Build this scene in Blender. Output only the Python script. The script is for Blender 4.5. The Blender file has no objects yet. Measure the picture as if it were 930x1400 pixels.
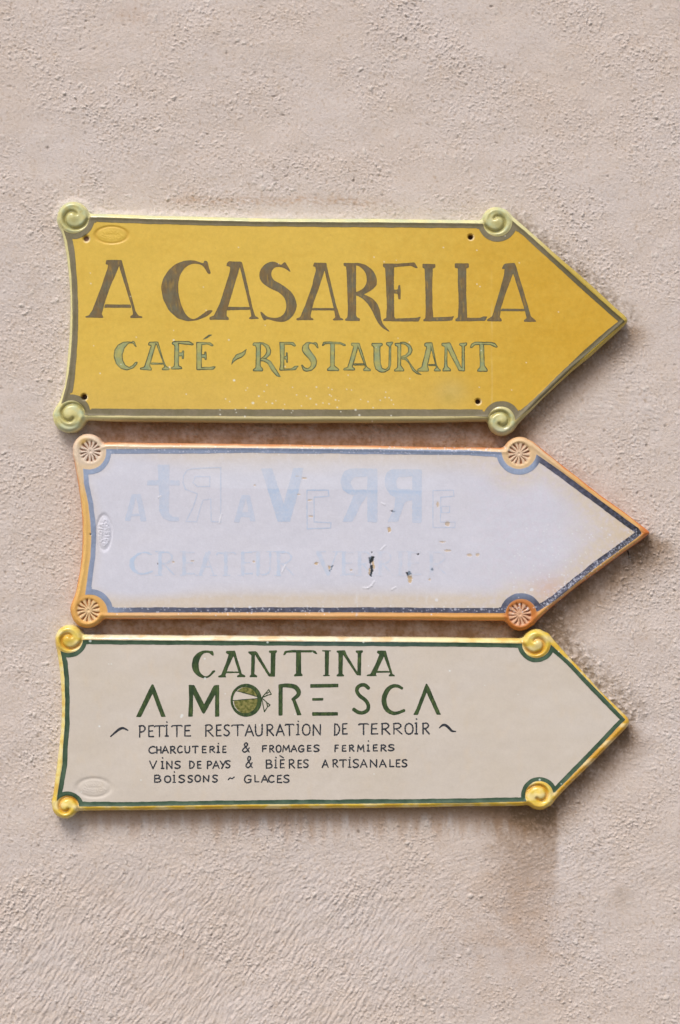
import bpy, math
import numpy as np

# ------------------------------------------------------------------ set-up
S = 0.0008                       # metres per unit of the hand-measured plan (the signs are about 62 cm long)
H = 21.0                         # how far the sign faces stand out from the plaster, in plan units
scene = bpy.context.scene
col = scene.collection

# camera: square on to the wall
DIST = 2.3
cam_d = bpy.data.cameras.new("camera")
cam_d.sensor_fit = 'VERTICAL'
cam_d.sensor_height = 36.0
cam_d.lens = 36.0 * DIST / (1400 * S)
cam_d.clip_start, cam_d.clip_end = 0.05, 200.0
cam = bpy.data.objects.new("camera", cam_d)
cam.location = (0, -H * S - DIST, 0)
cam.rotation_euler = (math.radians(90), 0, 0)
col.objects.link(cam)
scene.camera = cam

# overcast daylight from the upper left
SUN_EL, SUN_AZ = 52.0, 24.0      # azimuth measured from straight in front of the wall towards the left
world = bpy.data.worlds.new("World")
scene.world = world
world.use_nodes = True
wn = world.node_tree
sky = wn.nodes.new('ShaderNodeTexSky')
sky.sky_type = 'NISHITA'
sky.sun_disc = False
sky.sun_elevation = math.radians(SUN_EL)
sky.sun_rotation = math.radians(180 + SUN_AZ)
sky.air_density, sky.dust_density, sky.ozone_density = 0.8, 4.0, 0.5
wn.nodes['Background'].inputs['Strength'].default_value = 0.11
# below the horizon: warm fill added to the world, imitating bounce off an unseen street
wtc = wn.nodes.new('ShaderNodeTexCoord')
wsep = wn.nodes.new('ShaderNodeSeparateXYZ')
wmr = wn.nodes.new('ShaderNodeMapRange')
wmr.inputs['From Min'].default_value, wmr.inputs['From Max'].default_value = 0.0, -0.04
wmix = wn.nodes.new('ShaderNodeMix')
wmix.data_type = 'RGBA'
wmix.inputs[7].default_value = (1.75, 1.5, 1.25, 1)
wn.links.new(wtc.outputs['Generated'], wsep.inputs[0])
wn.links.new(wsep.outputs['Z'], wmr.inputs['Value'])
wn.links.new(wmr.outputs['Result'], wmix.inputs['Factor'])
wn.links.new(sky.outputs[0], wmix.inputs[6])
wn.links.new(wmix.outputs[2], wn.nodes['Background'].inputs['Color'])

sun_d = bpy.data.lights.new("sun", 'SUN')
sun_d.energy = 1.5
sun_d.angle = math.radians(24)
sun_d.color = (1.0, 0.95, 0.88)
sun = bpy.data.objects.new("sun", sun_d)
sun.rotation_euler = (math.radians(90 - SUN_EL), 0, math.radians(-SUN_AZ))
sun.location = (-1, -2, 3)
col.objects.link(sun)

vs = scene.view_settings
vs.view_transform = 'Standard'
vs.look = 'None'
vs.exposure = 0.39
vs.gamma = 1.0
vs.use_curve_mapping = False

GAIN = np.array([1.09, 1.03, 1.02])   # how much brighter than its albedo a frontal surface renders


# ------------------------------------------------------------------ numeric helpers
def lin(r, g, b, gain=None):
    c = np.array([r, g, b], float) / 255.0
    c = np.where(c <= 0.04045, c / 12.92, ((c + 0.055) / 1.055) ** 2.4)
    return c / (GAIN if gain is None else gain)


def sstep(a, b, x):
    t = np.clip((x - a) / (b - a), 0, 1)
    return t * t * (3 - 2 * t)


def mix(a, b, t):
    t = np.asarray(t)[:, None]
    return a * (1 - t) + b * t


def _hash(ix, iy, seed):
    h = (ix.astype(np.int64) * 374761393 + iy.astype(np.int64) * 668265263 + seed * 1442695041) & 0xffffffff
    h = ((h ^ (h >> 13)) * 1274126177) & 0xffffffff
    h = ((h ^ (h >> 15)) * 2246822519) & 0xffffffff
    return (h ^ (h >> 16)) & 0xffffffff


def noise(x, y, seed=0):
    """gradient noise, about -1..1"""
    xi, yi = np.floor(x), np.floor(y)
    fx, fy = x - xi, y - yi
    u = fx * fx * fx * (fx * (fx * 6 - 15) + 10)
    v = fy * fy * fy * (fy * (fy * 6 - 15) + 10)
    out = None
    vals = []
    for dy in (0, 1):
        for dx in (0, 1):
            a = _hash(xi + dx, yi + dy, seed) * (2 * math.pi / 4294967296.0)
            vals.append(np.cos(a) * (fx - dx) + np.sin(a) * (fy - dy))
    a = vals[0] + (vals[1] - vals[0]) * u
    b = vals[2] + (vals[3] - vals[2]) * u
    return (a + (b - a) * v) * 1.5


def fbm(x, y, seed=0, n=3):
    s, amp, tot = 0, 1.0, 0
    for i in range(n):
        s = s + amp * noise(x * 2 ** i + i * 17.3, y * 2 ** i - i * 9.1, seed + i)
        tot += amp
        amp *= 0.5
    return s / tot


def seg_dist(x, y, a, b):
    dx, dy = b[0] - a[0], b[1] - a[1]
    L = dx * dx + dy * dy + 1e-12
    t = np.clip(((x - a[0]) * dx + (y - a[1]) * dy) / L, 0, 1)
    return np.hypot(x - a[0] - t * dx, y - a[1] - t * dy), t


def sd_poly(x, y, pts):
    """signed distance to a polygon, negative inside"""
    d = np.full(x.shape, 1e9)
    inside = np.zeros(x.shape, bool)
    n = len(pts)
    for i in range(n):
        a, b = pts[i], pts[(i + 1) % n]
        d = np.minimum(d, seg_dist(x, y, a, b)[0])
        if a[1] != b[1]:
            c = (a[1] > y) != (b[1] > y)
            xx = (b[0] - a[0]) * (y - a[1]) / (b[1] - a[1]) + a[0]
            inside ^= c & (x < xx)
    return np.where(inside, -d, d)


def chaikin(pts, cap, it=2):
    """round a polygon's corners, cutting at most cap from every corner"""
    for k in range(it):
        out = []
        n = len(pts)
        c = cap / (1.6 ** k)
        for i in range(n):
            p, q = np.array(pts[i], float), np.array(pts[(i + 1) % n], float)
            L = np.linalg.norm(q - p)
            if L < 1e-6:
                continue
            t = min(0.25, c / L)
            out += [tuple(p + (q - p) * t), tuple(q - (q - p) * t)]
        pts = out
    return pts


def smooth_path(pts, n=6):
    """Catmull-Rom through the points (open path)"""
    P = [np.array(p, float) for p in pts]
    P = [2 * P[0] - P[1]] + P + [2 * P[-1] - P[-2]]
    out = []
    for i in range(1, len(P) - 2):
        for k in range(n):
            t = k / n
            a, b, c, d = P[i - 1], P[i], P[i + 1], P[i + 2]
            out.append(0.5 * (2 * b + (c - a) * t + (2 * a - 5 * b + 4 * c - d) * t * t + (3 * b - a - 3 * c + d) * t ** 3))
    out.append(P[-2])
    return [tuple(p) for p in out]


class Field:
    """distance field of everything painted with one brush"""
    def __init__(self, x0, y0, x1, y1, step):
        self.x0, self.y0, self.step = x0, y0, step
        self.xs = np.arange(x0, x1 + step, step)
        self.ys = np.arange(y0, y1 + step, step)
        self.F = np.full((len(self.ys), len(self.xs)), 4.0)

    def _win(self, pts, m):
        xs = [p[0] for p in pts]
        ys = [p[1] for p in pts]
        i0 = max(0, int((min(xs) - m - self.x0) / self.step))
        i1 = min(len(self.xs), int((max(xs) + m - self.x0) / self.step) + 2)
        j0 = max(0, int((min(ys) - m - self.y0) / self.step))
        j1 = min(len(self.ys), int((max(ys) + m - self.y0) / self.step) + 2)
        X, Y = np.meshgrid(self.xs[i0:i1], self.ys[j0:j1])
        return slice(j0, j1), slice(i0, i1), X, Y

    def poly(self, pts, cap=0.7):
        pts = chaikin(pts, cap)
        j, i, X, Y = self._win(pts, 4)
        self.F[j, i] = np.minimum(self.F[j, i], sd_poly(X, Y, pts))

    def stroke(self, pts, r):
        r = [r] * len(pts) if np.isscalar(r) else r
        j, i, X, Y = self._win(pts, 4 + max(r))
        W = self.F[j, i]
        for k in range(len(pts) - 1):
            d, t = seg_dist(X, Y, pts[k], pts[k + 1])
            W = np.minimum(W, d - (r[k] + (r[k + 1] - r[k]) * t))
        self.F[j, i] = W

    def wobble(self, amp, scale, seed):
        X, Y = np.meshgrid(self.xs, self.ys)
        self.F += amp * noise(X / scale, Y / scale, seed) + amp * 0.6 * noise(X / (scale * .35), Y / (scale * .35), seed + 5)
        return self

    def mesh(self):
        return march(self.F, self.xs, self.ys)


def march(F, xs, ys):
    """region F<0 as triangles; returns x, y, f at the vertices and the triangles"""
    ny, nx = F.shape
    X, Y = np.meshgrid(xs, ys)
    X, Y, f = X.ravel(), Y.ravel(), F.ravel()
    id_ = np.arange(nx * ny).reshape(ny, nx)
    a, b, c, d = id_[:-1, :-1].ravel(), id_[:-1, 1:].ravel(), id_[1:, 1:].ravel(), id_[1:, :-1].ravel()
    near = (f[a] < 0) | (f[b] < 0) | (f[c] < 0) | (f[d] < 0)
    a, b, c, d = a[near], b[near], c[near], d[near]
    T = np.concatenate([np.stack([a, b, c], 1), np.stack([a, c, d], 1)])
    ins = f[T] < 0
    n = ins.sum(1)
    full = T[n == 3]
    N = nx * ny
    e1, e2 = [], []

    def key(p, q):
        lo, hi = np.minimum(p, q), np.maximum(p, q)
        return lo * N + hi + N          # > N marks an edge point

    tris = [full]
    t1 = T[n == 1]
    i1 = ins[n == 1].argmax(1)
    r = np.arange(len(t1))
    p, q, s = t1[r, i1], t1[r, (i1 + 1) % 3], t1[r, (i1 + 2) % 3]
    tris.append(np.stack([p, key(p, q), key(p, s)], 1))
    t2 = T[n == 2]
    o2 = (~ins[n == 2]).argmax(1)
    r = np.arange(len(t2))
    o, q, s = t2[r, o2], t2[r, (o2 + 1) % 3], t2[r, (o2 + 2) % 3]
    tris.append(np.stack([q, s, key(s, o)], 1))
    tris.append(np.stack([q, key(s, o), key(o, q)], 1))
    T = np.concatenate(tris)
    u, inv = np.unique(T, return_inverse=True)
    inv = inv.reshape(T.shape)
    isE = u >= N
    vx, vy, vf = np.empty(len(u)), np.empty(len(u)), np.empty(len(u))
    g = u[~isE]
    vx[~isE], vy[~isE], vf[~isE] = X[g], Y[g], f[g]
    k = u[isE] - N
    lo, hi = k // N, k % N
    t = np.clip(f[lo] / (f[lo] - f[hi]), 0.02, 0.98)
    vx[isE], vy[isE], vf[isE] = X[lo] + (X[hi] - X[lo]) * t, Y[lo] + (Y[hi] - Y[lo]) * t, 0.0
    return vx, vy, vf, inv[:, [0, 2, 1]]


# ------------------------------------------------------------------ object helpers
def make_mesh(name, V, faces, mat, parent=None, colour=None, smooth=True):
    """V (n,3) world-size coordinates, faces (m,3|4)"""
    me = bpy.data.meshes.new(name)
    n, m, k = len(V), len(faces), faces.shape[1]
    me.vertices.add(n)
    me.vertices.foreach_set("co", np.ascontiguousarray(V, dtype=np.float32).ravel())
    me.loops.add(m * k)
    me.loops.foreach_set("vertex_index", np.ascontiguousarray(faces, dtype=np.int32).ravel())
    me.polygons.add(m)
    me.polygons.foreach_set("loop_start", np.arange(0, m * k, k, dtype=np.int32))
    if smooth:
        me.polygons.foreach_set("use_smooth", np.ones(m, dtype=bool))
    me.update(calc_edges=True)
    if colour is not None:
        at = me.color_attributes.new("glaze", 'FLOAT_COLOR', 'POINT')
        c = np.ones((n, 4), dtype=np.float32)
        c[:, :3] = np.clip(colour, 0.004, 0.9)
        at.data.foreach_set("color", c.ravel())
    me.materials.append(mat)
    o = bpy.data.objects.new(name, me)
    col.objects.link(o)
    if parent is not None:
        o.parent = parent
    return o


def thing(name, label, cat, loc, group=None):
    o = bpy.data.objects.new(name, None)
    o.empty_display_size = 0.05
    o.location = loc
    col.objects.link(o)
    o['label'], o['category'] = label, cat
    if group:
        o['group'] = group
    return o


def attr_material(name, rough, mottle, mscale, bump, bscale, spec=0.5, rough_var=0.12, coat=0.0):
    m = bpy.data.materials.new(name)
    m.use_nodes = True
    nt = m.node_tree
    N, L = nt.nodes, nt.links
    bs = N['Principled BSDF']
    at = N.new('ShaderNodeAttribute')
    at.attribute_name = "glaze"
    tc = N.new('ShaderNodeTexCoord')
    n1 = N.new('ShaderNodeTexNoise')
    n1.inputs['Scale'].default_value = mscale
    n1.inputs['Detail'].default_value = 5
    n1.inputs['Roughness'].default_value = 0.65
    L.new(tc.outputs['Object'], n1.inputs['Vector'])
    mr = N.new('ShaderNodeMapRange')
    mr.inputs['From Min'].default_value, mr.inputs['From Max'].default_value = 0.25, 0.75
    mr.inputs['To Min'].default_value, mr.inputs['To Max'].default_value = 1 - mottle, 1 + mottle
    L.new(n1.outputs['Fac'], mr.inputs['Value'])
    mx = N.new('ShaderNodeMix')
    mx.data_type = 'RGBA'
    mx.blend_type = 'MULTIPLY'
    mx.inputs['Factor'].default_value = 1.0
    L.new(at.outputs['Color'], mx.inputs[6])
    L.new(mr.outputs['Result'], mx.inputs[7])
    L.new(mx.outputs[2], bs.inputs['Base Color'])
    n2 = N.new('ShaderNodeTexNoise')
    n2.inputs['Scale'].default_value = bscale
    n2.inputs['Detail'].default_value = 3
    L.new(tc.outputs['Object'], n2.inputs['Vector'])
    r2 = N.new('ShaderNodeMapRange')
    r2.inputs['From Min'].default_value, r2.inputs['From Max'].default_value = 0.3, 0.7
    r2.inputs['To Min'].default_value, r2.inputs['To Max'].default_value = rough - rough_var, rough + rough_var
    L.new(n1.outputs['Fac'], r2.inputs['Value'])
    L.new(r2.outputs['Result'], bs.inputs['Roughness'])
    bp = N.new('ShaderNodeBump')
    bp.inputs['Strength'].default_value = 1.0
    bp.inputs['Distance'].default_value = bump
    L.new(n2.outputs['Fac'], bp.inputs['Height'])
    L.new(bp.outputs['Normal'], bs.inputs['Normal'])
    bs.inputs['Specular IOR Level'].default_value = spec
    bs.inputs['Coat Weight'].default_value = coat
    bs.inputs['Coat Roughness'].default_value = 0.12
    return m


MAT_WALL = attr_material("lime_plaster", 0.9, 0.07, 420, 0.0004, 900, spec=0.2, rough_var=0.05)
MAT_YELLOW = attr_material("yellow_glaze", 0.42, 0.05, 260, 0.00004, 500, spec=0.4)
MAT_PALE = attr_material("weathered_pale_glaze", 0.5, 0.035, 330, 0.00006, 420, spec=0.35)
MAT_CREAM = attr_material("cream_glaze", 0.38, 0.03, 240, 0.00004, 450, spec=0.4)
MAT_RIM = attr_material("glossy_rim_glaze", 0.2, 0.07, 240, 0.00005, 420, spec=0.5, rough_var=0.07, coat=0.35)
MAT_PAINT = attr_material("brushed_ceramic_paint", 0.42, 0.14, 300, 0.00004, 500, spec=0.4)


# ------------------------------------------------------------------ the three signs, measured off the photograph
SIGN1 = dict(
    outline=[(78, 298), (85.8, 324.5), (91, 352), (94.5, 390), (95.5, 420), (94.5, 455), (92, 488), (87.4, 527), (80, 550),
             (72, 568), (94, 575), (117, 574.5), (200, 577), (360, 578.3), (500, 578), (600, 577.3), (668, 576.5), (686, 577),
             (699, 591), (709.7, 579.5), (742, 545.5), (780.6, 510), (810, 486), (855, 445), (860, 438), (856, 431.5), (842, 419.5),
             (793.5, 375), (738.7, 327.7), (696.8, 290.6), (690, 286), (680, 300), (660, 300), (500, 298.3), (360, 297.8),
             (280, 295.7), (200, 293.3), (123, 291.5), (100, 297)],
    lumps=[(99.8, 297, 22.5), (679, 302.3, 20.2), (94.5, 569.5, 22.7), (686.5, 577, 19.2)],
    inner=[(82, 290), (83, 298), (86.5, 313), (91.7, 330), (95, 350), (98, 380), (99.3, 420), (99, 450), (97, 485), (94, 510),
           (90, 530), (84, 552), (84, 568), (115, 568), (360, 569), (500, 569), (645, 568.7), (669, 570), (703.5, 575.6),
           (725, 558.4), (810, 477), (854.6, 439.5), (810, 399.7), (720, 318), (696.3, 298.5), (662, 306), (640, 305.4),
           (480, 304), (340, 303), (200, 299.5), (124, 297)],
    discs=[(100.3, 297, 22, 7.7), (680.5, 303, 20.2, 7.2), (97.5, 565.5, 18.3, 8), (685.5, 574.5, 18.9, 7.3)],
    holes=[(118, 326.3, 4.0), (643.6, 324, 3.6), (115, 542.6, 4.0), (653.7, 549, 3.6)],
    stamp=(152.6, 321, 22, 11.5), box=(60, 265, 875, 605), kind='scroll')

SIGN2 = dict(
    outline=[(99, 620), (105, 654.5), (110, 687), (111.8, 715), (112.3, 735), (111.5, 755), (108.4, 781), (103.5, 808), (98, 826),
             (97, 836), (121, 845), (146, 847), (340, 847.2), (500, 848), (640, 849), (692, 849.5), (712, 845), (727.5, 856),
             (738.7, 846), (754.8, 831), (793.5, 799.5), (826, 776), (838.7, 766.5), (874, 741.5), (886, 732), (890.5, 728.5),
             (885, 723.5), (872, 713.5), (851.6, 698), (824, 678.5), (809.7, 667.5), (771, 637), (735, 608), (727, 602.5),
             (711, 612), (685, 612), (600, 611), (500, 608.8), (340, 606.8), (145, 604.5), (121, 612)],
    lumps=[(120, 614.3, 21.6), (711, 619.3, 22.3), (119.5, 836, 22.9), (712, 840.5, 22)],
    inner=[(110, 614), (114, 642), (115, 660), (121, 688), (124, 716), (125, 733), (124, 760), (120, 790), (117, 812), (117, 837),
           (148, 837.3), (340, 837), (500, 837), (680, 838), (692, 838), (736, 835.5), (760, 820), (810, 779), (870, 735.5),
           (877.5, 729), (872.5, 722), (755, 635.7), (732.6, 620.7), (686, 618.5), (640, 615.5), (500, 614), (340, 612.6), (149, 614)],
    discs=[(121.5, 618, 24, 6.5), (710, 617, 24.3, 7.5), (122, 838, 25.5, 7.5), (712.5, 840, 21.5, 7.5)],
    rosettes=[(123.5, 617, 14.5), (709.8, 620.2, 15), (121, 834.7, 15.7), (711, 840.2, 15.7)],
    holes=[], stamp=(142.5, 728, 10.3, 23.8), box=(85, 582, 905, 872), kind='rosette')

SIGN3 = dict(
    outline=[(76, 880), (81, 915), (83.3, 942), (83.7, 973), (82.2, 1005), (79.5, 1025), (76, 1055), (72, 1084), (70.5, 1100),
             (88, 1106), (108, 1109.5), (200, 1108.5), (360, 1106.7), (500, 1106), (640, 1103.3), (717, 1102.5), (738, 1095),
             (752.5, 1102), (777.4, 1076), (820, 1034.5), (854, 999), (861, 991), (861, 984.5), (854.8, 977.5), (819, 942),
             (780.6, 900.5), (752, 868), (748, 865.5), (734, 875), (717.7, 873), (600, 872), (360, 870), (200, 868.7), (114, 868), (94, 875)],
    lumps=[(94, 874, 19.2), (734.3, 879.6, 19.5), (88.7, 1102, 18.2), (738, 1088, 19.9)],
    inner=[(78, 870), (80, 876), (82.6, 887), (86.5, 908), (88.6, 928), (89.3, 960), (89, 990), (86.5, 1020), (85.5, 1045), (81, 1072),
           (78, 1091), (78, 1102), (110, 1102.3), (180, 1102), (340, 1099.5), (500, 1098.5), (640, 1097.5), (718, 1095.7),
           (758.5, 1083.3), (780, 1062), (855, 983.5), (780, 905.5), (753.3, 881.4), (714, 879.7), (640, 878.5), (340, 876.5), (116, 875)],
    discs=[(94, 873.5, 19.6, 5.7), (733.5, 880, 19.7, 6), (92, 1104, 16.2, 6), (737.5, 1087, 19.3, 5.4)],
    holes=[], stamp=(128.5, 1077, 23, 13), box=(58, 845, 880, 1132), kind='scroll')

MIRROR = [(1, 1), (-1, 1), (1, -1), (-1, -1)]


def sd_outline(sg, x, y):
    d = sd_poly(x, y, chaikin(sg['outline'], 2.0, 2))
    for cx, cy, r in sg['lumps']:
        c = np.hypot(x - cx, y - cy) - r
        k = 5.0
        h = np.clip(0.5 + 0.5 * (c - d) / k, 0, 1)
        d = c + (d - c) * h - k * h * (1 - h)
        # smooth union keeps the fillet where the scroll runs into the edge
    return d + 0.45 * noise(x / 60, y / 60, 91) + 0.2 * noise(x / 17, y / 17, 92)


def groove_path(cx, cy, R, mx, my):
    pts, dep = [], []
    for i in range(41):
        t = i / 40
        a = math.radians(-8 + 318 * t)
        rho = R * (1.0 - 0.72 * t ** 0.72)
        pts.append((cx + mx * rho * math.cos(a), cy + my * rho * math.sin(a)))
        dep.append(min(1.0, t * 6 + 0.25) * (1.0 - 0.25 * t))
    return pts, dep


def disc_relief(sg, x, y, h, g):
    """raised corner scrolls, or stamped flowers; returns height and pooled-glaze mask"""
    for i in range(4):
        cx, cy, R = sg['lumps'][i]
        dx, dy, rB, w = sg['discs'][i]
        m = (np.abs(x - cx) < R + 14) & (np.abs(y - cy) < R + 14)
        if not m.any():
            continue
        X, Y = x[m], y[m]
        hh, gg = h[m], g[m]
        if sg['kind'] == 'scroll':
            rd = np.hypot(X - dx, Y - dy)
            r = np.hypot(X - cx, Y - cy)
            hh = hh + 2.1 * sstep(rB + 0.8, rB - 4.5, rd)
            ex, ey = cx + (dx - cx) * 0.5, cy + (dy - cy) * 0.5
            hh = hh + 2.3 * np.exp(-(np.hypot(X - ex, Y - ey) / (0.34 * R)) ** 2)
            pts, dep = groove_path(ex, ey, R * 0.98, *MIRROR[i])
            best = np.full(X.shape, 0.0)
            for k in range(len(pts) - 1):
                d, t = seg_dist(X, Y, pts[k], pts[k + 1])
                best = np.maximum(best, np.exp(-(d / 2.3) ** 2) * dep[k])
            hh = hh - 4.6 * best
            gg = np.maximum(gg, best)
        else:
            px, py, pr = sg['rosettes'][i]
            r = np.hypot(X - px, Y - py)
            th = np.arctan2(Y - py, X - px) + 0.12 * noise(X / 9, Y / 9, 33 + i)
            n = 13
            ped = (0.5 + 0.5 * np.cos(n * th + i * 1.7))
            ped = ped ** 3.0
            band = sstep(2.0, 6.0, r) * sstep(pr + 1.2, pr - 1.6, r)
            uneven = 0.75 + 0.35 * noise(X / 11, Y / 11, 50 + i)
            hh = hh - 3.9 * ped * band * (r / pr) ** 0.7 * uneven
            hh = hh - 0.5 * sstep(pr + 2.5, pr - 1.5, r) + 0.25 * np.exp(-((r - pr - 2.6) / 2.0) ** 2)
            hh = hh - 1.5 * np.exp(-(r / 1.3) ** 2)
            gg = np.maximum(gg, ped * band * (r / pr) ** 0.6 * uneven)
        h[m], g[m] = hh, gg
    return h, g


def glyph_paths(ch):
    s = smooth_path
    if ch == 'A': return [[(0, 1), (.48, 0), (1, 1)], [(.19, .66), (.83, .64)]]
    if ch == 'B': return [[(.04, 0), (.06, 1)], s([(.04, .02), (.6, .0), (.84, .22), (.6, .44), (.06, .49)]), s([(.06, .49), (.7, .5), (1, .73), (.7, .97), (.06, 1)])]
    if ch == 'C': return [s([(.97, .1), (.62, 0), (.22, .16), (0, .55), (.18, .9), (.58, 1), (1, .88)])]
    if ch == 'D': return [[(.05, 0), (.05, 1)], s([(.05, .01), (.6, .08), (1, .48), (.62, .92), (.05, 1)])]
    if ch == 'E': return [[(.95, .0), (.08, .03), (.06, .98), (1, .97)], [(.08, .49), (.8, .47)]]
    if ch == 'F': return [[(1, .0), (.1, .04), (.05, 1)], [(.09, .5), (.8, .47)]]
    if ch == 'G': return [s([(.92, .1), (.55, 0), (.16, .18), (0, .58), (.2, .93), (.58, 1), (.95, .82)]), [(.95, .85), (.97, .56), (.55, .57)]]
    if ch == 'H': return [[(.04, 0), (.04, 1)], [(.96, .0), (.96, 1)], [(.04, .5), (.96, .5)]]
    if ch == 'I': return [[(.5, 0), (.5, 1)]]
    if ch == 'J': return [[(.5, 0), (.5, 1)], [(.1, .98), (.9, .98)], [(.2, .02), (.6, .0)]]
    if ch == 'L': return [[(.05, 0), (.05, .98), (1, .97)]]
    if ch == 'M': return [[(0, 1), (.1, .02), (.5, .72), (.88, .0), (1, 1)]]
    if ch == 'N': return [[(.05, 1), (.03, .03), (.95, .97), (.97, .0)]]
    if ch == 'O': return [s([(.5, 0), (.12, .16), (0, .52), (.14, .88), (.5, 1), (.88, .86), (1, .5), (.86, .14), (.5, 0)])]
    if ch == 'P': return [[(.08, .02), (.05, 1)], s([(.0, .04), (.6, .0), (1, .22), (.72, .48), (.08, .58)])]
    if ch == 'R': return [[(.06, .02), (.05, 1)], s([(.0, .03), (.6, .0), (.88, .22), (.6, .46), (.08, .54)]), [(.3, .5), (1, 1)]]
    if ch == 'S': return [s([(.95, .08), (.6, 0), (.2, .07), (.06, .25), (.3, .43), (.75, .57), (.96, .76), (.7, .96), (.3, 1), (0, .9)])]
    if ch == 'T': return [[(0, .1), (.08, .02), (.92, .0), (1, .06)], [(.5, .02), (.5, 1)]]
    if ch == 'U': return [s([(.02, 0), (.03, .6), (.2, .95), (.55, 1), (.88, .9), (.98, .55), (.98, 0)])]
    if ch == 'V': return [[(0, 0), (.5, 1), (1, 0)]]
    if ch == 'Y': return [[(0, 0), (.48, .52)], [(1, 0), (.3, 1)]]
    if ch == '&': return [s([(1, 1), (.55, .55), (.3, .25), (.45, .02), (.72, .1), (.66, .32), (.3, .55), (.02, .8), (.25, 1), (.62, .9), (.98, .55)])]
    if ch == '~': return [s([(0, 1), (.3, .35), (.6, .6), (1, 0)])]
    return []


def stamp_text(x, y, entries, w):
    """tiny relief letters; entries: (char, cx, cy, width, height, angle)"""
    best = np.full(x.shape, 9.0)
    for ch, cx, cy, gw, gh, ang in entries:
        ca, sa = math.cos(math.radians(ang)), math.sin(math.radians(ang))
        m = (np.abs(x - cx) < 8) & (np.abs(y - cy) < 8)
        X, Y = x[m], y[m]
        b = best[m]
        for path in glyph_paths(ch):
            q = [(cx + (u - .5) * gw * ca - (v - .5) * gh * sa, cy + (u - .5) * gw * sa + (v - .5) * gh * ca) for u, v in path]
            for k in range(len(q) - 1):
                b = np.minimum(b, seg_dist(X, Y, q[k], q[k + 1])[0])
        best[m] = b
    return np.exp(-(best / w) ** 2)


def stamp_entries(sg):
    cx, cy, rx, ry = sg['stamp']
    if sg is SIGN2:
        e = [(c, cx + 4.6 - abs(i - 3) ** 2 * .32, cy - 15.5 + i * 5.2, 4.0, 4.6, 90 - (i - 3) * 7) for i, c in enumerate("CORSICA")]
        e += [(c, cx - 4.9 + abs(i - 2) ** 2 * .35, cy + 10.5 - i * 5.2, 4.0, 4.4, -90 + (i - 2) * 7) for i, c in enumerate("VROIA")]
        return e
    # the same maker's oval, set lying down on the other two signs
    e = [(c, cx - 13.0 + i * 4.4, cy + 4.3 - abs(i - 3) ** 2 * .3, 3.4, 3.8, -(i - 3) * 7) for i, c in enumerate("CORSICA")]
    e += [(c, cx - 9.2 + i * 4.6, cy - 4.2 + abs(i - 2) ** 2 * .35, 3.4, 3.6, (i - 2) * 7) for i, c in enumerate("VROIA")]
    return e


def surface(sg, x, y, detail=True):
    """height above the plaster, distance from the edge and pooled glaze of a sign"""
    d = -sd_outline(sg, x, y)
    re = 6.5
    e = np.clip(d, 0, re)
    h = H - re * 1.0 + 1.0 * np.sqrt(np.maximum(re * re - (re - e) ** 2, 0))
    h = h + 1.0 * np.exp(-((d - 5.6) / 2.6) ** 2)
    h = h + 0.55 * noise(x / 85, y / 70, 11) + 0.12 * noise(x / 14, y / 14, 12)
    g = np.zeros(x.shape)
    h, g = disc_relief(sg, x, y, h, g)
    cx, cy, rx, ry = sg['stamp']
    q = np.hypot((x - cx) / rx, (y - cy) / ry)
    ds = (q - 1) * min(rx, ry)
    amp = {0: 0.75, 1: 1.0, 2: 0.75}[0 if sg is SIGN1 else 1 if sg is SIGN2 else 2]
    soft = 2.0 if sg is SIGN3 else 1.3
    h = h - amp * 1.1 * np.exp(-(ds / soft) ** 2) - amp * 0.5 * sstep(1, -2, ds)
    if detail:
        m = q < 1.1
        if m.any():
            t = stamp_text(x[m], y[m], stamp_entries(sg), 0.85)
            h[m] += (0.7 if sg is SIGN2 else 0.3) * t
    for k, (hx, hy, hr) in enumerate(sg['holes']):
        r = np.hypot(x - hx, y - hy)
        h = h - (3.2 if k == 0 else 13) * sstep(hr + 0.4, hr - 1.4, r) - 1.0 * sstep(hr + 2.2, hr, r)
    return h, d, g


def band_field(sg, x, y):
    """distance inward from the outer line of the painted border"""
    g = -sd_poly(x, y, chaikin(sg['inner'], 0.6, 1))
    for cx, cy, rB, w in sg['discs']:
        g = np.minimum(g, np.hypot(x - cx, y - cy) - rB)
    return g


def band_width(sg, x, y):
    if sg is SIGN1:
        w = 6.3 + 3.0 * sstep(480, 560, y) * sstep(700, 660, x) + 1.6 * sstep(130, 100, x)
    elif sg is SIGN2:
        w = 6.6 + 0.8 * sstep(700, 760, x)
    else:
        w = 5.7 + 0.5 * sstep(120, 90, x)
    for cx, cy, rB, ww in sg['discs']:
        w = np.where(np.hypot(x - cx, y - cy) < rB + 10, ww, w)
    return w + 0.45 * noise(x / 40, y / 40, 71) + 0.2 * noise(x / 9, y / 9, 72)


# ---- glaze colours of each sign (fired colour, weathering, splashes, painted sheen and highlight)
rng = np.random.default_rng(7)
DOTS1 = [(rng.uniform(300, 540), 548 + rng.normal(0, 14), rng.uniform(.6, 1.1)) for _ in range(46)] + \
        [(rng.uniform(110, 790), rng.uniform(310, 560), rng.uniform(.5, .9)) for _ in range(40)] + \
        [(346, 551, 1.8), (486.3, 560.3, 1.4), (491.5, 567.6, 1.3), (372.5, 551.5, 1.1), (237.5, 465, 1.3), (232, 502, 1.2), (320.5, 520, 1.3), (320, 520, 1.4), (313, 464.7, 1.1), (719, 598, 1)]
DOTS2 = []
for _ in range(210):
    t = rng.uniform(0, 1)
    DOTS2.append((742 + (872 - 742) * t + rng.normal(0, 3.0), 832 + (731 - 832) * t - 3 + rng.normal(0, 3.5), rng.uniform(.35, .75)))
DOTS2 += [(rng.uniform(690, 840), rng.uniform(715, 830), rng.uniform(.4, 1.1)) for _ in range(120)]
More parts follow.
